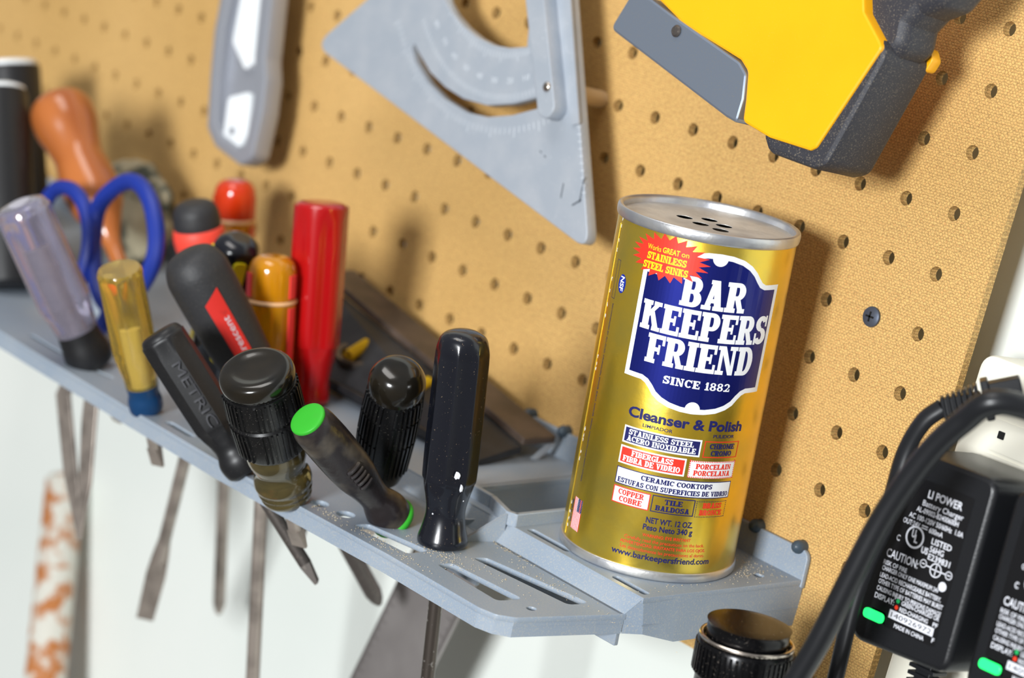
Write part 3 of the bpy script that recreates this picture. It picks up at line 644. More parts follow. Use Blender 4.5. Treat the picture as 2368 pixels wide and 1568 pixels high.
# G: ratchet driver with domed cap
GR_KN = lambda n, d: (lambda t, z: 1 - d * (1 if math.cos(n * t) > -.2 else 0))
o, L = tool('G', 'ratchet_screwdriver', 'black ratchet screwdriver with ball-like smoky domed cap and knurled grip behind the green-capped driver', 'screwdriver', spin=.3)
mb = MB(); mb.lathe(dense([(.0117, L - .0135), (.0121, L - .010), (.0116, L - .006), (.0088, L - .0018), (.0045, L - .0002), (.0001, L)], 5), 48); mb.build('domed_cap', SMOKED, o)
mb = MB(); mb.lathe([(.0075, .012), (.0100, .014), (.0112, .020), (.0118, .030)], 96)
def kn(mb, z0, z1, r0, r1, n=36, h=.0010):
    for i in range(n):
        a = 2 * PI * i / n
        if i % 9 > 6: continue
        w = r0 * 2 * PI / n * .27
        c0 = Vector((math.cos(a), math.sin(a), 0)); tt = Vector((-math.sin(a), math.cos(a), 0)); 
        vs = []
        for r, z in ((r0, z0), (r1, z1)):
            for rr_ in (r - .0004, r + h):
                for s_ in (-1, 1): vs.append(c0 * rr_ + tt * w * s_ * (1 if rr_ < r else .7) + Vector((0, 0, z)))
        mb.add(vs, [(0, 1, 3, 2), (4, 6, 7, 5), (2, 3, 7, 6), (0, 4, 5, 1), (0, 2, 6, 4), (1, 5, 7, 3)])
mb.lathe([(.0118, .030), (.0122, .045), (.0120, .058), (.0113, L - .013)], 96)
kn(mb, .022, .042, .0113, .0121); kn(mb, .0432, .056, .0121, .0120); kn(mb, .0572, L - .0145, .0120, .0114)
mb.build('knurled_grip', KNURL, o)
mb = MB(); mb.lathe(dense([(.0048, 0), (.0062, .002), (.0056, .006), (.0070, .010), (.0078, .013)], 4), 40); mb.build('amber_collar', SMOKE, o)
shaft(o, .030, .0028)

# E: bigger ratchet driver in front
o, L = tool('E', 'ratchet_screwdriver', 'chunky ratchet screwdriver with flat smoky disc cap, ribbed black grip and amber tapered end', 'screwdriver', spin=.2)
mb = MB(); mb.lathe(dense([(.0145, L - .0085), (.0156, L - .0065), (.0158, L - .0035), (.0148, L - .001), (.0120, L + .0002), (.0070, L - .0006), (.0001, L - .0008)], 5), 64); mb.build('disc_cap', SMOKED, o)
mb = MB(); mb.lathe([(.0132, .029), (.0146, .031), (.0152, .040), (.0156, .0465), (.0149, .0475), (.0150, .0482), (.0158, .050), (.0154, L - .0085), (.0140, L - .0080)], 96)
kn(mb, .0315, .0460, .0144, .0151, 44, .0012); kn(mb, .0492, L - .0095, .0152, .0150, 44, .0012); mb.build('knurled_grip', KNURL, o)
mb = MB(); mb.lathe(dense([(.0090, 0), (.0105, .001), (.0112, .003), (.0110, .0045), (.0119, .006), (.0117, .0078), (.0126, .010), (.0122, .0128), (.0112, .015), (.0108, .0175), (.0118, .0205), (.0128, .024), (.0131, .0295)], 4), 56); mb.build('amber_collar', SMOKE, o)
shaft(o, .028, .0030)

# F: green-capped driver
o, L = tool('F', 'screwdriver', 'scuffed dark driver with lime green round end cap leaning toward the viewer', 'screwdriver', spin=.9)
def mf(t, z): return 1 + .05 * math.cos(3 * t) * max(0, min(1, (z - .02) / .01, (L - .004 - z) / .01))
mb = MB(); mb.lathe(dense([(.0074, .0016), (.0088, .003), (.0092, .008), (.0080, .013), (.0066, .018), (.0072, .026), (.0088, .036), (.0094, .048), (.0094, L - .008), (.0088, L - .003), (.0076, L - .0004)], 5), 64, mf); g_ = mb.build('handle', DIRTY, o)
vv_ = o.rotation_quaternion.inverted() @ (Vector((0.55327, -0.73667, 0.04588)) - o.location); av = math.atan2(vv_.y, vv_.x) + .12
mb = MB()
for k in range(5):
    z = .0335 + k * .0028; r_ = .0086 + k * .00018
    mb.tube([((r_ - .0003 + .0004 * math.cos(a * 3)) * math.cos(av + a), (r_ - .0003 + .0004 * math.cos(a * 3)) * math.sin(av + a), z + .0006 * a) for a in [-.42 + .07 * i for i in range(13)]], [.0003] + [.0009] * 11 + [.0003], 8)
rb_ = mb.build('grip_ribs', DIRTY, o)
mb = MB(); mb.lathe(dense([(.0076, L - .0010), (.0079, L + .0002), (.0070, L + .0011), (.0035, L + .0014), (.0001, L + .0014)], 4), 48); mb.build('end_cap', GREEN, o)
mb = MB(); mb.lathe(dense([(.0040, -.0008), (.0076, -.0004), (.0094, .0010), (.0098, .0028), (.0088, .0042)], 4), 48); mb.build('base_ring', GREEN, o)
shaft(o, .030, .0024)

# D: long rubber handle with red plate
o, L = tool('D', 'rubber_gripped_tool', 'long charcoal rubber handle with domed end and red Crescent plate leaning left', 'hand tool')
def mD(t, z): return 1
mb = MB(); mb.lathe(dense([(.0100, 0), (.0112, .004), (.0118, .02), (.0130, .045), (.0143, .065), (.0148, L - .016), (.0142, L - .009), (.0112, L - .003), (.0060, L - .0004), (.0001, L)], 5), 64); hd = mb.build('handle', BLACKR, o)
bD, tD = Vector(TOOLS['D'][0]), Vector(TOOLS['D'][1]); aD = (tD - bD).normalized()
mid = (bD + tD) / 2; vc = (Vector((0.55327, -0.73667, 0.04588)) - mid); vc = (vc - aD * vc.dot(aD)).normalized()
side = aD.cross(vc).normalized()      # image-left when looking at it
if side.dot(RX) > 0: side = -side
qi = o.rotation_quaternion.inverted(); vcl = qi @ vc; sdl = qi @ side
def mapD(off):
    def f(u, h):      # u: arc (mm) towards image right, h: along handle (mm)
        z = h / 1000; r = .0118 + (.0148 - .0118) * min(1, max(0, (z - .02) / (L - .036))); r += off / 1000; a = u / 1000 / r
        d = vcl * math.cos(a) - sdl * math.sin(a); return (d.x * r, d.y * r, z)
    return f
Lm = L * 1000
decal_obj('red_plate', [[(-4.4, Lm - 23.5), (4.4, Lm - 18.0), (5.2, Lm - 66), (-2.8, Lm - 66)]], mapD(.8), REDLAB, o, 1.5)
decal_obj('red_plate_lettering', [[(3.0 - y, Lm - 54 + x) for x, y in q] for q in font('Crescent', 0, 22, 0, 3.2)], mapD(.95), MARK, o, 1.5)
shaft(o, .096, .0042, 'round', STEELD)
# E's neighbour C: squared black handle with raised lettering
o, L = tool('C', 'hand_driver', 'black faceted handle with raised METRIC lettering leaning left over the shelf edge', 'hand tool')
mb = MB(); mb.lathe(dense([(.0050, -.0004), (.0080, .0004), (.0092, .004), (.0092, .008), (.0076, .0125), (.0080, .017), (.0096, .023), (.0104, .03), (.0106, L - .008), (.0098, L - .0035), (.0076, L - .0006), (.0001, L)], 5), 64, hexmod(8, .10, .016, L - .003, .006, .39)); mb.build('handle', BLACKS, o, smooth=45)
bC, tC = Vector(TOOLS['C'][0]), Vector(TOOLS['C'][1]); aC = (tC - bC).normalized(); vc = (Vector((0.55327, -0.73667, 0.04588)) - (bC + tC) / 2); vc = (vc - aC * vc.dot(aC)).normalized(); side = aC.cross(vc).normalized()
if side.dot(RX) > 0: side = -side
qi = o.rotation_quaternion.inverted(); vcl2 = qi @ vc; sdl2 = qi @ side; qq = [vcl2, sdl2]
def mapC(u, h):
    r = .0110; a = u / 1000 / r; d = qq[0] * math.cos(a) - qq[1] * math.sin(a); return (d.x * r, d.y * r, h / 1000)
decal_obj('raised_lettering', [[(-3.2 + y, 58 - x) for x, y in q] for q in font('METRIC', 0, 32, 0, 4.2)], mapC, mat('scuffed_raised_letters', srgb(62, 62, 66), .4), o, 1.5)
shaft(o, .058, .0030, 'flat', STEELD)
# B: clear yellow
o, L = tool('B', 'screwdriver', 'translucent pale yellow screwdriver with flat top and blue-ringed neck', 'screwdriver', spin=.3)
mb = MB(); mb.lathe(dense([(.0076, .014), (.0082, .020), (.0098, .028), (.0106, .036), (.0107, L - .006), (.0104, L - .002), (.0096, L)], 5), 72, hexmod(6, .10, .024, L - .001, .006)); mb.build('handle', YELLOWA, o, smooth=45)
mb = MB(); mb.lathe([(.0030, .004), (.0030, .045), (.0001, .046)], 20); mb.build('inner_shank', PAPERW, o)
mb = MB(); mb.lathe(dense([(.0070, 0), (.0079, .002), (.0080, .006), (.0072, .010), (.0077, .0145)], 5), 48); mb.build('neck_ring', BLUEG, o)
shaft(o, .030, .0028)
# A: big clear
o, L = tool('A', 'screwdriver', 'thick clear purplish screwdriver with black collar, leftmost in the front row', 'screwdriver', spin=.2)
mb = MB(); mb.lathe(dense([(.0100, .018), (.0112, .026), (.0130, .034), (.0135, .040), (.0136, L - .010), (.0128, L - .004), (.0100, L - .0004), (.0001, L)], 5), 80, flutes(6, .10, .026, L - .004, 3)); mb.build('handle', CLEARP, o, smooth=50)
mb = MB(); mb.lathe([(.0055, L), (.0055, L + .0006), (.0001, L + .0006)], 32); mb.build('end_disc', mat('frosted_disc', srgb(178, 176, 186), .5), o)
mb = MB(); mb.lathe([(.0038, .014), (.0038, .066), (.0001, .067)], 20); mb.build('inner_shank', STEEL, o)
mb = MB(); mb.lathe(dense([(.0090, -.0002), (.0112, .002), (.0116, .008), (.0106, .015), (.0102, .020)], 4), 56); mb.build('collar', BLACKS, o)
shaft(o, .032, .0036)
# I: red
o, L = tool('I', 'screwdriver', 'tall opaque red screwdriver standing beside the black level', 'screwdriver', spin=.2)
mb = MB(); mb.lathe(dense([(.0085, 0), (.0095, .002), (.0090, .010), (.0100, .018), (.0122, .028), (.0130, .034), (.0131, L - .008), (.0122, L - .0025), (.0090, L - .0004), (.0001, L)], 5), 80, flutes(6, .10, .022, L - .004, 3)); mb.build('handle', REDP, o, smooth=50)
shaft(o, .068, .0036, 'flat', STEELD)
# J, K: amber and red acetate pair
def amber(k, label, sh, rr_):
    o, L = tool(k, 'screwdriver', label, 'screwdriver', spin=.5); s = rr_
    mb = MB(); mb.lathe(dense([(.0070 * s, 0), (.0085 * s, .003), (.0080 * s, .010), (.0098 * s, .022), (.0112 * s, .030), (.0113 * s, L - .024), (.0110 * s, L - .021)], 5), 72, flutes(6, .10, .018, L - .021, 3)); mb.build('handle', AMBER, o, smooth=50)
    mb = MB(); mb.lathe(dense([(.0104 * s, L - .021), (.0108 * s, L - .018), (.0108 * s, L - .010), (.0098 * s, L - .004), (.0062 * s, L - .0006), (.0001, L)], 5), 56); mb.build('end_knob', AMBER if k == 'J' else AMBERR, o)
    mb = MB(); mb.lathe(dense([(.0108 * s, L - .0225), (.0117 * s, L - .0215), (.0108 * s, L - .0203)], 3), 56, cap=False); mb.build('groove_ring', mat('pale_groove', srgb(226, 178, 130), .4), o)
    mb = MB(); vv_ = o.rotation_quaternion.inverted() @ (Vector((0.55327, -0.73667, 0.04588)) - o.location); av = math.atan2(vv_.y, vv_.x)
    for i in range(4):
        a = av + math.radians((58, -66, 150, -150)[i])
        for z0, z1 in ((.030, L - .0235), (L - .019, L - .008)):
            rr2 = .0110 * s; m_ = Matrix.Rotation(a, 4, 'Z'); w = .0026
            vs = [m_ @ Vector((math.sqrt(rr2 * rr2 - y * y) + e_, y, z)) for z in (z0, z1) for y, e_ in ((-w, 0), (-w, .0005), (0, .0006), (w, .0005), (w, 0))]
            mb.add(vs, [(0, 1, 6, 5), (1, 2, 7, 6), (2, 3, 8, 7), (3, 4, 9, 8), (0, 5, 9, 4), (0, 4, 3, 2, 1), (5, 6, 7, 8, 9)])
    mb.build('red_flutes', REDFL if k == 'J' else AMBERR, o)
    shaft(o, sh, .0034, 'round')
amber('J', 'amber screwdriver with pink-red flutes in front of the plain red screwdriver', .150, 1.05)
amber('K', 'orange-red acetate screwdriver at the back below the utility knife', .168, 1.02)
# L: black and yellow
o, L = tool('L', 'screwdriver', 'black screwdriver with yellow stripe and shiny domed cap between the two amber handles', 'screwdriver')
mb = MB(); mb.lathe(dense([(.0080, 0), (.0090, .004), (.0086, .014), (.0102, .026), (.0112, .045), (.0114, L - .012), (.0104, L - .004), (.0060, L - .0004), (.0001, L)], 5), 72, flutes(5, .16, .02, L - .003, 4)); mb.build('handle', BLACKP, o, smooth=50)
bL, tL = Vector(TOOLS['L'][0]), Vector(TOOLS['L'][1]); aL = (tL - bL).normalized(); vc = (Vector((0.55327, -0.73667, 0.04588)) - (bL + tL) / 2); vc = (vc - aL * vc.dot(aL)).normalized(); side = aL.cross(vc).normalized()
if side.dot(RX) > 0: side = -side
qi = o.rotation_quaternion.inverted(); v3, s3 = qi @ vc, qi @ side
mb = MB()
for ang in (.30, -1.5, 2.4):
    d = v3 * math.cos(ang) - s3 * math.sin(ang); tt = Vector((-d.y, d.x, 0)); pts = round_poly([(-.0032, .022), (.0032, .022), (.0034, L - .007), (-.0034, L - .007)], .0028, 5)
    n = len(pts); vs = [d * .0108 + tt * x + Vector((0, 0, z)) for x, z in pts] + [d * .0119 + tt * x * .85 + Vector((0, 0, z)) for x, z in pts]
    mb.add(vs, [tuple(range(n, 2 * n))] + [(i, (i + 1) % n, n + (i + 1) % n, n + i) for i in range(n)])
mb.build('yellow_stripe', YLAB, o)
shaft(o, .125, .0032, 'flat')
vcl_up = (v3.x, v3.y, 0); mb = MB(); strip(mb, [(0, 0, -.100), (0, 0, -.112), (0, 0, -.125), (0, 0, -.156)], [.0062, .0088, .0105, .0092], .0020, vcl_up); mb.build('blade', STEEL, o, smooth=0, bevel=.0003)
# M: black dome with red collar
o, L = tool('M', 'screwdriver', 'driver with round black rubber dome and coral red collar behind the Crescent handle', 'screwdriver')
mb = MB(); mb.lathe(dense([(.0117, L - .014), (.0119, L - .010), (.0108, L - .004), (.0070, L - .0006), (.0001, L)], 5), 56); mb.build('dome', BLACKR, o)
mb = MB(); mb.lathe(dense([(.0105, L - .036), (.0112, L - .030), (.0132, L - .020), (.0126, L - .0145), (.0112, L - .0135)], 5), 56); mb.build('collar', REDRUB, o)
mb = MB(); mb.lathe(dense([(.0080, 0), (.0095, .004), (.0095, .012), (.0108, .024), (.0108, L - .035)], 5), 56, flutes(6, .1, .01, L - .03, 2)); mb.build('grip', BLACKR, o)
shaft(o, .03, .0030)
# O: wooden handle
o, L = tool('O', 'wooden_handled_tool', 'turned orange-brown wooden tool handle with bulbous end leaning behind the blue scissors', 'hand tool')
mb = MB(); mb.lathe(dense([(.0042, 0), (.0044, L * .18), (.0050, L * .30), (.0100, L * .40), (.0145, L * .48), (.0156, L * .56), (.0146, L * .65), (.0136, L * .71), (.0150, L * .78), (.0176, L * .86), (.0174, L * .94), (.0130, L * .988), (.0060, L), (.0001, L)], 6), 64); mb.build('handle', WOOD, o)
shaft(o, .014, .0030, 'flat', STEELD)

# slotted collar of shelf cells for long tools: blue-handled scissors
oi = Vector((-.400, -.119, -.180))
o = empty('scissors', oi, 'blue-handled scissors hanging through the shelf, loops up', 'scissors')
def ringtube(mb, pts, r, seg=10, flat=1):
    P = spline(pts + [pts[0], pts[1]], 8); n = len(pts) * 8; mb.tube(P[:n + 1], r, seg, flat)
Rl = [(-.4290, -.118, -.1408), (-.4310, -.118, -.1230), (-.4180, -.118, -.1085), (-.4020, -.118, -.1030), (-.3850, -.118, -.1095), (-.3722, -.118, -.1262), (-.3722, -.118, -.1419), (-.3835, -.118, -.1600), (-.3990, -.118, -.1680), (-.4160, -.118, -.1600)]
Ll = [(-.4790, -.122, -.1390), (-.4700, -.122, -.1245), (-.4540, -.122, -.1200), (-.4390, -.122, -.1245), (-.4280, -.122, -.1360), (-.4240, -.122, -.1520), (-.4290, -.122, -.1660), (-.4420, -.122, -.1700), (-.4620, -.122, -.1580)]
mb = MB(); ringtube(mb, [Vector(p) - oi for p in Rl], .0044); mb.tube([Vector(p) - oi for p in ((-.397, -.118, -.165), (-.399, -.118, -.174), (-.404, -.118, -.183))], [.005, .0045, .0036], 10); mb.build('finger_loop', BLUEP, o)
mb = MB(); ringtube(mb, [Vector(p) - oi for p in Ll], .0040); mb.tube([Vector(p) - oi for p in ((-.431, -.121, -.167), (-.420, -.1205, -.176), (-.408, -.120, -.183))], [.005, .0045, .0036], 10); mb.build('finger_loop', BLUEP, o)
mb = MB(); strip(mb, [Vector(p) - oi for p in ((-.408, -.1175, -.182), (-.416, -.1175, -.200), (-.423, -.1175, -.222), (-.400, -.1175, -.255), (-.376, -.1175, -.284))], [.009, .011, .013, .012, .004], .0016); mb.build('blade', STEEL, o, bevel=.0003)
mb = MB(); strip(mb, [Vector(p) - oi for p in ((-.404, -.1200, -.182), (-.396, -.1200, -.200), (-.390, -.1200, -.225), (-.380, -.1200, -.255), (-.374, -.1200, -.282))], [.009, .011, .013, .011, .004], .0016); mb.build('blade', STEEL, o, bevel=.0003)

# paint-crusted stick below the shelf
tag(MB().tube([(-0.6153, 0.02, -0.3273), (-0.6135, 0.0194, -0.3306), (-0.5537, 0.0, -0.4374), (-0.5044, -0.016, -0.5255)], [.0095, .0122, .0127, .0127], 24).build('paint_stick', STICK, smooth=60), 'round stick crusted with white and orange paint leaning on the wall below the shelf', 'stick')

# black tubes with white tops at far left
for nm, b0, t0, r_, lb in (('marker_tube', (-.6000, -.0600, -.1722), (-.6294, -.0750, -.0812), .0176, 'black tube with white end cap at the far left against the pegboard'),
                           ('marker_tube', (-.5000, -.1165, -.1874), (-.5508, -.1230, -.0888), .0168, 'black tube with white end cap nearest the left picture edge')):
    b, tp = Vector(b0), Vector(t0); a = tp - b; L = a.length; o = empty(nm, b, lb, 'tube', 'black tubes with white caps at far left'); o.rotation_mode = 'QUATERNION'; o.rotation_quaternion = a.normalized().to_track_quat('Z', 'Y')
    MB().lathe([(r_ * .85, 0), (r_, .003), (r_, L - .003), (r_ * .97, L - .001)], 56).build('tube_body', BLACKS, o)
    MB().lathe([(r_ * .93, L - .001), (r_ * .93, L + .0012), (r_ * .8, L + .0022), (.0001, L + .0022)], 56).build('end_cap', KNIFEW, o)

# camouflage bundle
bm = bmesh.new(); bmesh.ops.create_icosphere(bm, subdivisions=4, radius=1)
from mathutils import noise
for v in bm.verts:
    k = 1 + .22 * noise.noise(v.co * 1.6) + .08 * noise.noise(v.co * 5); v.co = Vector((v.co.x * .034 * k, v.co.y * .016 * k, v.co.z * .030 * k))
    if v.co.z < -.028: v.co.z = -.028
me = bpy.data.meshes.new('cloth_bundle'); bm.to_mesh(me); bm.free(); me.materials.append(CAMO); ob = bpy.data.objects.new('cloth_bundle', me); COL.objects.link(ob); ob.location = (-.530, -.030, -.1415); ob.rotation_euler = (0, .3, 0); finish(ob, 60)
tag(ob, 'camouflage patterned cloth bundle at the back of the shelf behind the scissors', 'cloth')

# torpedo level leaning on the board
LV = empty('torpedo_level', (-.172, -.030, -.172), 'black torpedo level with yellow vials leaning against the pegboard', 'level')
lo = Vector((-.172, -.030, -.172))
T0, T1, B0, B1 = Vector((-.1741, -.030, -.1600)), Vector((-.350, -.030, -.1280)), Vector((-.1745, -.0555, -.1690)), Vector((-.347, -.0640, -.1655))
fn = (T1 - T0).cross(B0 - T0).normalized()
if fn.y > 0: fn = -fn
def quadslab(mb, P, off):
    a = [Vector(p) - lo for p in P]; b = [p + off for p in a]; n = len(a)
    mb.add(a + b, [tuple(range(n))[::-1], tuple(range(n, 2 * n))] + [(i, (i + 1) % n, n + (i + 1) % n, n + i) for i in range(n)])
mb = MB(); quadslab(mb, [T0, T1, B1, B0], -fn * .004); mb.build('web', LVBLK, LV, smooth=0, bevel=.0006)
mb = MB(); quadslab(mb, [T0, T1, T1 + Vector((0, .020, .0025)), T0 + Vector((0, .020, .0025))], Vector((0, 0, .0035))); mb.build('top_flange', LVTOP, LV, smooth=0, bevel=.0007)
mb = MB(); quadslab(mb, [B0 + Vector((0, 0, -.001)), B1 + Vector((0, 0, -.001)), B1 + Vector((0, -.001, .003)), B0 + Vector((0, -.001, .003))], Vector((0, -.003, 0))); mb.build('bottom_flange', LVBLK, LV, smooth=0, bevel=.0006)
mb = MB(); quadslab(mb, [T0 + Vector((-.001, .019, .002)), T0 + Vector((-.003, .019, .002)), T0 + Vector((-.003, .010, -.0065)), T0 + Vector((-.001, .010, -.0065))], Vector((0, .003, 0))); mb.build('end_post', ALU, LV, smooth=0)
ux = (T1 - T0).normalized(); dn = (B0 - T0); dn = (dn - ux * dn.dot(ux)).normalized()
for x, kx in ((.116, .5), (.066, .45)):
    c = T0 + ux * x; w_ = (T0.lerp(T1, x / (T1 - T0).length), B0.lerp(B1, x / (T1 - T0).length)); c = w_[0].lerp(w_[1], kx) - lo
    mb = MB(); mb.lathe([(.0110, -.001), (.0110, .0018), (.0080, .0018), (.0080, -.001)], 32, mtx=Matrix.Translation(c) @ fn.to_track_quat('Z', 'Y').to_matrix().to_4x4(), cap=False); mb.build('vial_ring', STEELD, LV)
    mb = MB(); mb.tube([c + (ux * .4 - dn).normalized() * k + fn * .0035 for k in (-.008, 0, .008)], .0032, 12); mb.build('vial', VIAL, LV)

# ================================================================== THINGS HANGING BELOW
mb = MB(); d = Vector((-.0576, 0, -.0569)); wv = Vector((.0487, 0, .0037))
rp = [Vector((-.2435, -.02, -.2548)), Vector((-.1948, -.02, -.2511))]
A0 = rp[0] - d * .75; B0 = rp[1] - d * .9 + Vector((.000, 0, 0)); B0 = A0 + Vector((.0487, 0, -.0036)); A1 = Vector((-.2435, -.02, -.2548)) + (Vector((-.26, -.02, -.3117)) - rp[0]) * 0
# ruler defined by its two long edges (straight), 2 mm thick
eL0, eL1 = Vector((-.2435, -.02, -.2548)), Vector((-.2600, -.02, -.3117)); eR0, eR1 = Vector((-.1948, -.02, -.2511)), Vector((-.2024, -.02, -.2833))
dirv = ((eL1 - eL0).normalized() + (eR1 - eR0).normalized()).normalized(); c_ = (eL0 + eR0) / 2
top = c_ - dirv * .062; bot = c_ + dirv * .14
strip(mb, [top, bot], .0468, .0016)
o = empty('steel_rule', top, 'broad steel rule with fine graduations hanging slanted beneath the shelf', 'ruler')
for i in range(len(mb.v)): mb.v[i] = tuple(Vector(mb.v[i]) - top)
mb.build('blade', RULER, o, smooth=0)
sv = dirv.cross(Vector((0, 1, 0))).normalized(); pol = []
mt = lambda a, b: tuple(Vector((0, -.0010, 0)) + dirv * a / 1000 + sv * b / 1000)
for k in range(0, 150):
    x = 40 + k * 1.0; l = 6 if k % 10 == 0 else (4 if k % 5 == 0 else 2.5)
    pol += [R_(x, 23.2 - l, x + .3, 23.2), R_(x, -23.2, x + .3, -23.2 + l)]
decal_obj('graduations', pol, mt, STEELD, o)

# pale curved scratch on the wall is not an object; flashlight
b, tp = Vector((.0315, -.072, -.285)), Vector((.0281, -.0855, -.1652)); a = (tp - b); L = a.length
o = empty('flashlight', b, 'black metal flashlight with chrome ring and ribbed collar hanging below the can', 'flashlight'); o.rotation_mode = 'QUATERNION'; o.rotation_quaternion = a.normalized().to_track_quat('Z', 'Y')
MB().lathe([(.0172, 0), (.0172, L - .022), (.0180, L - .020)], 64).build('barrel', FLASH, o)
mb = MB(); mb.lathe([(.0180, L - .022), (.0186, L - .021), (.0186, L - .009), (.0180, L - .008)], 96)
for i in range(52):
    a_ = 2 * PI * i / 52; mb.box(Vector((math.cos(a_) * .0187, math.sin(a_) * .0187, L - .0150)), (.0009, .0010, .0110), Matrix.Rotation(a_, 3, 'Z'))
mb.build('ribbed_collar', FLASH, o)
mb = MB(); P = [(.0176 * math.cos(t), .0176 * math.sin(t), L - .0068) for t in [2 * PI * i / 64 for i in range(65)]]; mb.tube(P, .0009, 10); mb.build('chrome_ring', CHROME, o)
MB().lathe(dense([(.0150, L - .0085), (.0158, L - .0060), (.0158, L - .0018), (.0150, L - .0003), (.0001, L)], 3), 64).build('tail_cap', FLASH, o)

# ================================================================== HANGING ON THE BOARD
# speed square
SQ = empty('rafter_square', (-.29, -.018, .02), 'light grey cast triangular rafter square hanging tilted on the pegboard', 'square')
so = Vector((-.29, -.018, .02))
def sqm(y): m = WALLF(y); m.translation = Vector((0, y, 0)) - so; return m
outer = round_poly(mm([(-420.5, -17), (-178.2, -66.0), (-274, 116)]), [.006, .005, .006], 8)
cen = Vector((-.262, .098))   # centre of the arcs
def arcp(R, a0, a1, n): return [(-.2655 + R * math.cos(math.radians(a0 + (a1 - a0) * k / n)), .0760 + R * math.sin(math.radians(a0 + (a1 - a0) * k / n))) for k in range(n + 1)]
big = [(a / 1000, b / 1000) for a, b in [(-325.0, 24.7), (-316.7, 19.5), (-305.5, 14.9), (-293.6, 11.8), (-280.0, 10.3), (-267.7, 11.4), (-255.2, 14.5)]] + [(-.262, .040), (-.274, .085), (-.318, .050), (-.330, .033)]
slot = [(a / 1000, b / 1000) for a, b in [(-340.5, 0.8), (-334.4, -3.5), (-321.6, -11.2), (-307.4, -15.8), (-291.7, -18.3), (-273.6, -17.7), (-255.2, -12.9), (-236, -5), (-233, -10.4), (-252.8, -18.9), (-269.9, -23.7), (-286.2, -25.1), (-306.0, -22.3), (-321.8, -17.2), (-336.3, -9.1), (-341.5, -3.2)]]
mb = MB(); plate(mb, [outer, big, slot], .0062, sqm(-.0149), .0005); mb.build('triangle_plate', ALU, SQ, smooth=30)
mb = MB(); bar = round_poly([(-.2600, .0440), (-.2480, .0460), (-.2165, -.0085), (-.2195, -.0140), (-.2262, -.0130), (-.2310, -.0044)], [0, 0, .004, .004, .004, 0], 6)
plate(mb, [bar], .0085, sqm(-.0222), .0006); mb.build('raised_bar', ALU, SQ, smooth=30)
mb = MB(); mb.lathe(dense([(.0001, -.0005), (.0022, -.0004), (.0024, .0006), (.0016, .0014), (.0001, .0016)], 3), 20, mtx=Matrix.Translation(Vector((-.2249, -.0264, .0001)) - so) @ Matrix.Rotation(PI / 2, 4, 'X')); mb.build('rivet', CHROME, SQ)
mb = MB(); plate(mb, [round_poly(mm([(-242, 46), (-236, 47.5), (-205, -12), (-210, -14)]), .001, 3)], .0012, sqm(-.0186), 0); mb.build('edge_ridge', ALU, SQ, smooth=30)
pol = []
def tick(cx, cz, R0, R1, a, w=.00025):
    c, s = math.cos(a), math.sin(a); p = [(cx + R0 * c - w * s, cz + R0 * s + w * c), (cx + R1 * c - w * s, cz + R1 * s + w * c), (cx + R1 * c + w * s, cz + R1 * s - w * c), (cx + R0 * c + w * s, cz + R0 * s - w * c)]; return p
for k in range(44):
    a = math.radians(205 + k * 2.4)
    pol.append(tick(-.2790, .0640, .0555, .0585 if k % 5 else .0605, a)); 
    pol.append(tick(-.2790, .0680, .0962, .0995 if k % 5 else .1015, math.radians(218 + k * 2.0)))
    pol.append(tick(-.2790, .0640, .0760, .0790, math.radians(222 + k * 2.0)))
n_ = 0
for k in range(9):
    a = math.radians(228 + k * 9.5); cx, cz = -.279 + .0695 * math.cos(a), .064 + .0695 * math.sin(a)
    for q in font(str(80 - k * 10), -.0022, .0022, -.0013, .0026): pol.append([(cx + x * math.cos(a + PI / 2) - y * math.sin(a + PI / 2), cz + x * math.sin(a + PI / 2) + y * math.cos(a + PI / 2)) for x, y in q])
for k in range(26):
    t = k / 26; x = -.2335 + t * .043; z = .036 - t * .081; pol.append([(x, z), (x + .0028, z + .0006), (x + .0028, z + .0002), (x, z - .0004)])
mb = MB(); vv, ff = decal(pol, lambda x, z: (x - so.x, -.01812 - so.y, z - so.z)); mb.add(vv, ff); mb.build('graduations', MARK, SQ, smooth=0)
mb = MB(); vv, ff = decal([[(-.2275, -.0305), (-.2262, -.0312), (-.2258, -.0307), (-.2272, -.0300)], [(-.2238, -.0318), (-.2226, -.0326), (-.2222, -.0320), (-.2235, -.0314)], [(-.2060, -.0410), (-.2053, -.0478), (-.2046, -.0480), (-.2054, -.0408)], [(-.1935, -.035), (-.1925, -.046), (-.1915, -.047), (-.193, -.0345)], [(-.1965, -.049), (-.1915, -.045), (-.1911, -.0458), (-.196, -.0496)]], lambda x, z: (x - so.x, -.01815 - so.y, z - so.z)); mb.add(vv, ff); mb.build('scratches', DARKM, SQ, smooth=0)
MB().lathe([(.0042, -.004), (.0042, .0290), (.0038, .0300)], 24, mtx=Matrix.Translation((-.2150, 0, .0004)) @ Matrix.Rotation(PI / 2, 4, 'X')).build('dowel_peg', DOWEL)
tag(bpy.data.objects['dowel_peg'], 'pale round wooden dowel peg poking out of the pegboard behind the rafter square', 'peg')

SQ.location = (-.2699, -.035, .0203); SQ.scale = (.970, .970, .970)

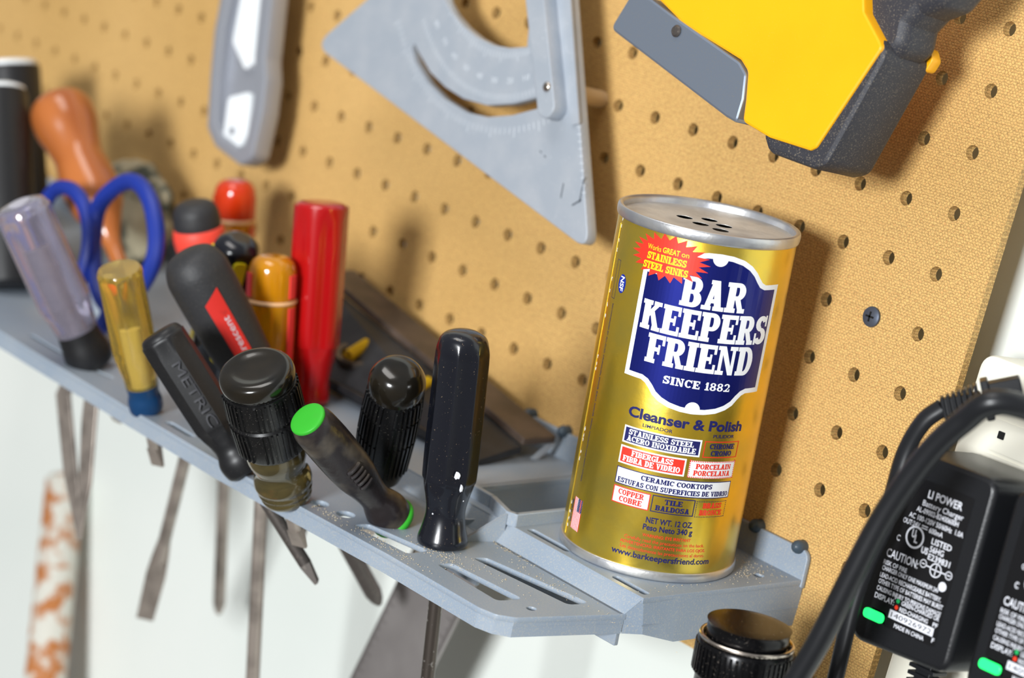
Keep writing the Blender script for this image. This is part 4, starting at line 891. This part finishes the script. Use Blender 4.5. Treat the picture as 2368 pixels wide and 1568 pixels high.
# utility knife
KN = empty('utility_knife', (-.48, -.016, -.04), 'grey and white metal utility knife hanging on the pegboard left of the rafter square', 'knife'); ko = Vector((-.48, -.016, -.04))
def knm(y): m = WALLF(y); m.translation = Vector((0, y, 0)) - ko; return m
kout = round_poly(mm([(-516, 40), (-509.5, -27.6), (-502.5, -52.8), (-493.5, -80), (-482, -87.5), (-455.5, -92.0), (-446.5, -86.5), (-447.5, -62.0), (-451.5, -44), (-457.2, -33.3), (-475, 40)]), [0, .004, .01, .008, .006, .006, .006, .01, .006, .004, 0], 6)
kin = round_poly(mm([(-508, 36), (-503.5, -26), (-497, -52.8), (-488.5, -77), (-478.5, -84), (-460, -86.8), (-453.5, -82), (-455.5, -60.0), (-459, -46), (-465.2, -33.3), (-483, 36)]), [.002, .004, .01, .008, .006, .006, .006, .01, .006, .004, .002], 6)
mb = MB(); plate(mb, [kout, kin], .012, knm(-.0160), .0016); mb.build('outer_frame', KNIFEG, KN, smooth=30)
mb = MB(); plate(mb, [kin], .006, knm(-.0130)); mb.build('inner_body', KNIFEG, KN, smooth=30)
mb = MB(); plate(mb, [round_poly(mm([(-500, 36), (-493.5, -30), (-476, -42), (-468, -36), (-484, 36)]), .002, 4)], .004, knm(-.0175), .0008); plate(mb, [round_poly(mm([(-484.5, -61), (-480.5, -81), (-463, -84), (-459, -76), (-466, -54)]), .003, 5)], .004, knm(-.0175), .0008); mb.build('white_insert', KNIFEW, KN, smooth=30)
mb = MB(); mb.lathe([(.0001, 0), (.0022, 0), (.0022, .0010), (.0001, .0012)], 16, mtx=Matrix.Translation(Vector((-.4725, -.0195, -.0775)) - ko) @ Matrix.Rotation(PI / 2, 4, 'X')); mb.build('rivet', KNIFEG, KN)

KN.location = (-.4657, -.026, -.0388); KN.scale = (.974, .974, .974)

# staple gun
SG = empty('staple_gun', (-.08, -.03, .04), 'yellow and black staple gun with metal staple rail hanging above the can', 'staple gun'); go = Vector((-.08, -.03, .04))
def sgm(y): m = WALLF(y); m.translation = Vector((0, y, 0)) - go; return m
yel = round_poly(mm([(-190, 120), (-170, 60), (-152.9, 52.5), (-135.5, 45.5), (-96, 37.2), (-89.6, 32.9), (-86.2, 20.6), (-84.5, 12.1), (-68.1, 9.1), (-44.7, 9.0), (-42.3, 10.6), (-23.6, 56.2), (-26.2, 58.6), (-37.7, 67.9), (-60, 120)]), [0, 0, 0, .01, .006, .006, .004, .002, .004, .001, .002, .0015, .003, .004, 0], 5)
mb = MB(); plate(mb, [yel], .026, sgm(-.032), .0012); mb.build('body_shell', YELL, SG, smooth=40)
mt_ = round_poly(mm([(-178.2, 34.5), (-171.5, 50.6), (-159.6, 50.6), (-142.9, 45.9), (-96.7, 34.2), (-91.4, 30.4), (-89.0, 20.4), (-89.2, 11.0), (-95, 12.0)]), [.002, .002, 0, 0, .004, .002, 0, .001, .002], 4)
mb = MB(); plate(mb, [mt_], .022, sgm(-.0345), .0012); mb.build('staple_rail', STAPM, SG, smooth=40)
mb = MB(); mb.lathe([(.0001, 0), (.0025, 0), (.0028, .0004), (.0020, .0014), (.0001, .0016)], 20, mtx=Matrix.Translation(Vector((-.1378, -.0456, .0407)) - go) @ Matrix.Rotation(PI / 2, 4, 'X')); mb.build('rail_screw', STEELD, SG)
blk = round_poly(mm([(-70.5, 12), (-70.0, 8.4), (-66.5, 4.4), (-41.8, 3.6), (-36.4, 5.7), (-22.4, 53.5), (-26.0, 58.0), (-32.0, 45), (-45.0, 12.5)]), [.001, .001, .003, .002, .004, .005, .002, 0, .002], 5)
mb = MB(); plate(mb, [blk], .030, sgm(-.029), .0026); mb.build('rubber_butt', RUBD, SG, smooth=40)
grp = round_poly(mm([(-62, 84), (-37.5, 66.5), (-28.5, 58.2), (-24.6, 57.0), (-21.4, 60.5), (-22.4, 69), (-17, 77), (-8, 82), (0, 96), (-40, 110)]), [0, 0, .003, .003, .004, .004, .004, .003, 0, 0], 5)
mb = MB(); plate(mb, [grp], .023, sgm(-.028), .005); mb.build('rubber_grip', RUBD, SG, smooth=50)
mb = MB(); plate(mb, [round_poly(mm([(-30, 52), (-20.6, 52), (-18.8, 57), (-21.8, 61), (-30, 60)]), .002, 4)], .006, sgm(-.0135), .0005); mb.build('rear_shell', YELL, SG, smooth=40)

SG.location = (-.0589, -.052, .0403); SG.scale = (.936, .936, .936)

# ================================================================== POWER STRIP, CHARGERS, CABLES
PS = empty('power_strip', (.062, .012, -.10), 'cream power strip mounted on the wall right of the pegboard', 'power strip'); po = Vector((.062, .012, -.10))
mb = MB(); m_ = WALLF(0); m_.translation = Vector((0, .016, 0)) - po
plate(mb, [round_poly(mm([(.0370 * 1000, -260), (93, -260), (93, -49.5), (37.0, -49.5)]), .005, 6)], .038, m_, .002); mb.build('strip_body', BEIGE, PS, smooth=40)
def pm(y): 
    m_ = WALLF(0); m_.translation = Vector((0, y, 0)) - po; return m_
for zc in (-.0765, -.0905):
    mb = MB(); plate(mb, [round_poly([(.0505, zc - .0062), (.080, zc - .0062), (.080, zc + .0062), (.0505, zc + .0062)], .0008, 3)], .0006, pm(-.0031)); mb.build('outlet_face', BEIGE, PS, smooth=0)
    mb = MB(); plate(mb, [round_poly([(.0535, zc - .0010), (.0565, zc - .0010), (.0565, zc + .0020), (.0535, zc + .0020)], .0003, 3)], .0006, pm(-.0035)); mb.build('outlet_slot', HOLEBLK, PS, smooth=0)

def charger(dx, label, dz=0):
    o = empty('battery_charger', (.0697 + dx, -.05, -.124 + dz), label, 'charger', 'black battery chargers on the power strip')
    c = Vector((.0697, 0, -.124))
    mb = MB(); m_ = frame((0, .0215, 0), (1, 0, 0), (0, 0, 1))
    plate(mb, [round_poly([(-.0220, -.0360), (.0212, -.0340), (.0212, .0370), (-.0220, .0370)], .004, 6)], .043, m_, .0022); mb.build('case', CHG, o, smooth=45)
    L_ = lambda y: (lambda u, v: (u / 1000, y, v / 1000))
    decal_obj('label_panel', [round_poly([(-18.2, -23.6), (-9.4, -23.6), (-9.0, -28.6), (15.3, -28.0), (15.3, 29.8), (-18.2, 29.8)], 1.2, 4)], L_(-.00006), CHL, o)
    t = [('LI POWER', -5.2, 11.0, 23.7, 2.9, .02), ('Battery Charger', -6.6, 12.7, 20.3, 2.1, .006), ('AL-09002-B2400600H', -8.6, 11.3, 17.5, 1.9, .012), ('AC 100-120V 50/60Hz  1.0A', -11.2, 14.6, 14.4, 1.9, .01), ('OUT:24V', -13.2, -5.2, 11.6, 1.9, .01),
         ('600mA', -.6, 5.9, 11.5, 1.9, .01), ('LISTED', 1.8, 11.2, 7.9, 2.2, .012), ('56HG', 1.9, 8.5, 4.9, 2.2, .012), ('E239831', 2.0, 12.4, 2.0, 2.2, .012), ('C', -14.0, -12.4, 4.2, 2.2, .02), ('US', -1.7, 1.4, 3.4, 2.3, .035), ('CAUTION:', -16.6, -1.3, -3.0, 3.1, .012),
         ('RISK OF FIRE', -16.9, -5.5, -6.2, 1.7, .012), ('CHARGER ONLY ONE MAXIMUM 24V', -16.8, 10.7, -8.5, 1.7, .012), ('LEAD-ACID RECHARGEABLE BATTERY,', -16.9, 12.7, -11.3, 1.7, .012), ('OTHER TYPE OF BATTERIES MAY BURST', -16.8, 14.3, -13.8, 1.7, .012), ('CAUSING INJURY TO PERSONS DAMAGE', -16.8, 14.2, -16.5, 1.7, .012),
         ('DISPLAY:', -16.8, -7.3, -19.6, 2.0, .015), ('GREEN-CHARGED OR', -3.9, 14.2, -18.3, 1.6, .012), ('RED-CHARGING', -4.1, 9.6, -20.8, 1.6, .012), ('PF', 12.0, 14.3, -20.9, 1.6, .012), ('MADE IN CHINA', -4.6, 9.8, -27.4, 1.6, .012), ('F', 13.4, 14.5, -26.6, 1.7, .012)]
    pol = []
    for s, a, b, z, h, bo in t: pol += font(s, a, b, z, h, bo)
    pol += ARC(-6.0, 7.8, 4.3, 4.3, .75, .75, 0, 360, 28) + font('U', -7.7, -5.9, 7.6, 2.9, .03) + font('L', -6.0, -4.4, 5.9, 2.9, .03) + [R_(-4.3, 12.9, -1.4, 13.3), R_(-4.3, 12.0, -1.4, 12.4)]
    pol += ARC(.8, -.2, 1.6, 1.6, .32, .32, 0, 360, 20) + ARC(6.9, -.9, 2.7, 2.7, .4, .4, 0, 360, 24) + ARC(13.1, -.8, 1.6, 1.6, .32, .32, 0, 360, 20) + [R_(2.4, -.7, 4.2, -.3), R_(9.6, -1.0, 11.5, -.6), R_(.0, -.4, 1.6, 0), R_(12.3, -1.0, 13.9, -.6), R_(4.8, -1.1, 9, -.7), R_(6.7, -3.0, 7.1, 1.2)]
    pol += [circle(11.7, -5.6, 1.8, 20)]
    decal_obj('label_lettering', pol, L_(-.00012), PAPERW, o)
    decal_obj('serial_panel', [R_(-8.2, -24.6, 13.2, -21.4)], L_(-.00013), PAPERW, o)
    decal_obj('serial_number', font('140926972', -7.2, 12.2, -24.0, 1.9), L_(-.00018), CHL, o)
    decal_obj('green_dot', [circle(-5.7, -17.4, .85, 14)], L_(-.00014), LEDGD, o); decal_obj('red_dot', [circle(-5.7, -19.9, .85, 14)], L_(-.00014), LEDR, o)
    mb = MB(); plate(mb, [round_poly([(-.0192, -.0279), (-.0100, -.0279), (-.0100, -.0246), (-.0192, -.0246)], .0016, 6)], .0012, frame((0, -.0004, 0), (1, 0, 0), (0, 0, 1)), .0003); mb.build('status_light', LEDG, o, smooth=40)
    o.rotation_euler = (0, math.radians(-2), 0)
    # ribbed strain relief below
    mb = MB(); mb.box((0, .022, -.048), (.007, .006, .026))
    for k in range(8): mb.box((0, .022, -.0395 - k * .0030), (.0125 - .0003 * k, .0085, .0016))
    mb.build('strain_relief', CABLE, o, smooth=0, bevel=.0003)
    return o
charger(0, 'black battery charger with white printed label beside the pegboard, left of the two')
charger(.0554, 'black battery charger cut off by the right edge of the picture', .0025)

# thin cable with ribbed plug
o = empty('black_cable', (.066, -.05, -.064), 'thin black flat cord with ribbed plug curving in front of the pegboard edge', 'cord'); oo = Vector((.066, -.05, -.064))
cp = [(.0640, -.058, -.0655), (.0590, -.060, -.0730), (.0552, -.060, -.0860), (.0552, -.060, -.1010), (.0560, -.060, -.1150), (.0535, -.060, -.1290), (.0525, -.060, -.1480), (.0545, -.060, -.1760), (.058, -.060, -.23)]
MB().tube([p - oo for p in spline(cp, 10)], .0024, 14, 1.5).build('cable', CABLE, o)
pa, pb_ = Vector((.0640, -.058, -.0655)), Vector((.0870, -.040, -.0500)); pd = (pb_ - pa).normalized(); pr_ = pd.to_track_quat('X', 'Z').to_matrix()
mb = MB(); Lp = (pb_ - pa).length
for k in range(7): 
    w = .0085 + .0007 * k; mb.box(pa + pd * (.0005 + k * .0021) - oo, (.0014, w * .8, w), pr_)
mb.box(pa + pd * .007 - oo, (.015, .0055, .0068), pr_); mb.box(pa + pd * .0165 - oo, (.0030, .0120, .0150), pr_); mb.box(pa + pd * .0235 - oo, (.012, .0100, .0120), pr_); mb.build('ribbed_plug', CABLE, o, smooth=0, bevel=.0006)
o = empty('power_plug', (.088, -.02, -.052), 'black moulded plug pushed into the top outlet of the power strip', 'plug')
mb = MB(); mb.box((.0, .0095, .004), (.026, .026, .011)); mb.build('plug_body', CABLE, o, bevel=.002)
# thick cable
o = empty('black_cable', (.118, -.09, -.052), 'thick black round cord sweeping diagonally in front of the battery charger', 'cord'); oo = Vector((.118, -.09, -.052))
cp = [(.1300, -.060, -.0560), (.1240, -.085, -.0500), (.1141, -.100, -.0502), (.1044, -.100, -.0600), (.0943, -.100, -.0755), (.0842, -.100, -.1010), (.0779, -.100, -.1280), (.0728, -.100, -.1530), (.0665, -.100, -.1760), (.060, -.100, -.21), (.05, -.100, -.26)]
MB().tube([p - oo for p in spline(cp, 10)], .0044, 18).build('cable', CABLE, o)
MB().lathe([(.009, 0), (.010, .002), (.011, .006), (.011, .055), (.009, .058)], 36, mtx=frame(Vector((.1290, -.064, -.0555)) - oo, (0, 0, 1), (1, 0, 0))).build('round_plug', CABLE, o)

# pieces that belong to a part of a thing go one level deeper
SUB = {'vial': 'vial_ring', 'rail_screw': 'staple_rail', 'cross_slot': 'screw_head', 'starburst_lettering': 'starburst', 'brand_lettering': 'shield_panel', 'outlet_slot': 'outlet_face', 'raised_lettering': 'handle',
       'red_plate_lettering': 'red_plate', 'serial_number': 'serial_panel', 'paint_spots': 'handle', 'grip_ribs': 'handle', 'inner_shank': 'handle', 'certification_lettering': 'certification_mark', 'rivet': 'raised_bar', 'end_disc': 'handle', 'red_flutes': 'handle', 'label_lettering': 'label_panel'}
for o in list(COL.objects):
    p = o.parent
    if not p or p.parent: continue
    want = SUB.get(o.name.split('.')[0])
    if not want: continue
    c = [q for q in p.children if q.name.split('.')[0] == want and q is not o]
    if not c: continue
    i = [q for q in p.children if q.name.split('.')[0] == o.name.split('.')[0]].index(o)
    o.parent = c[min(i, len(c) - 1)]
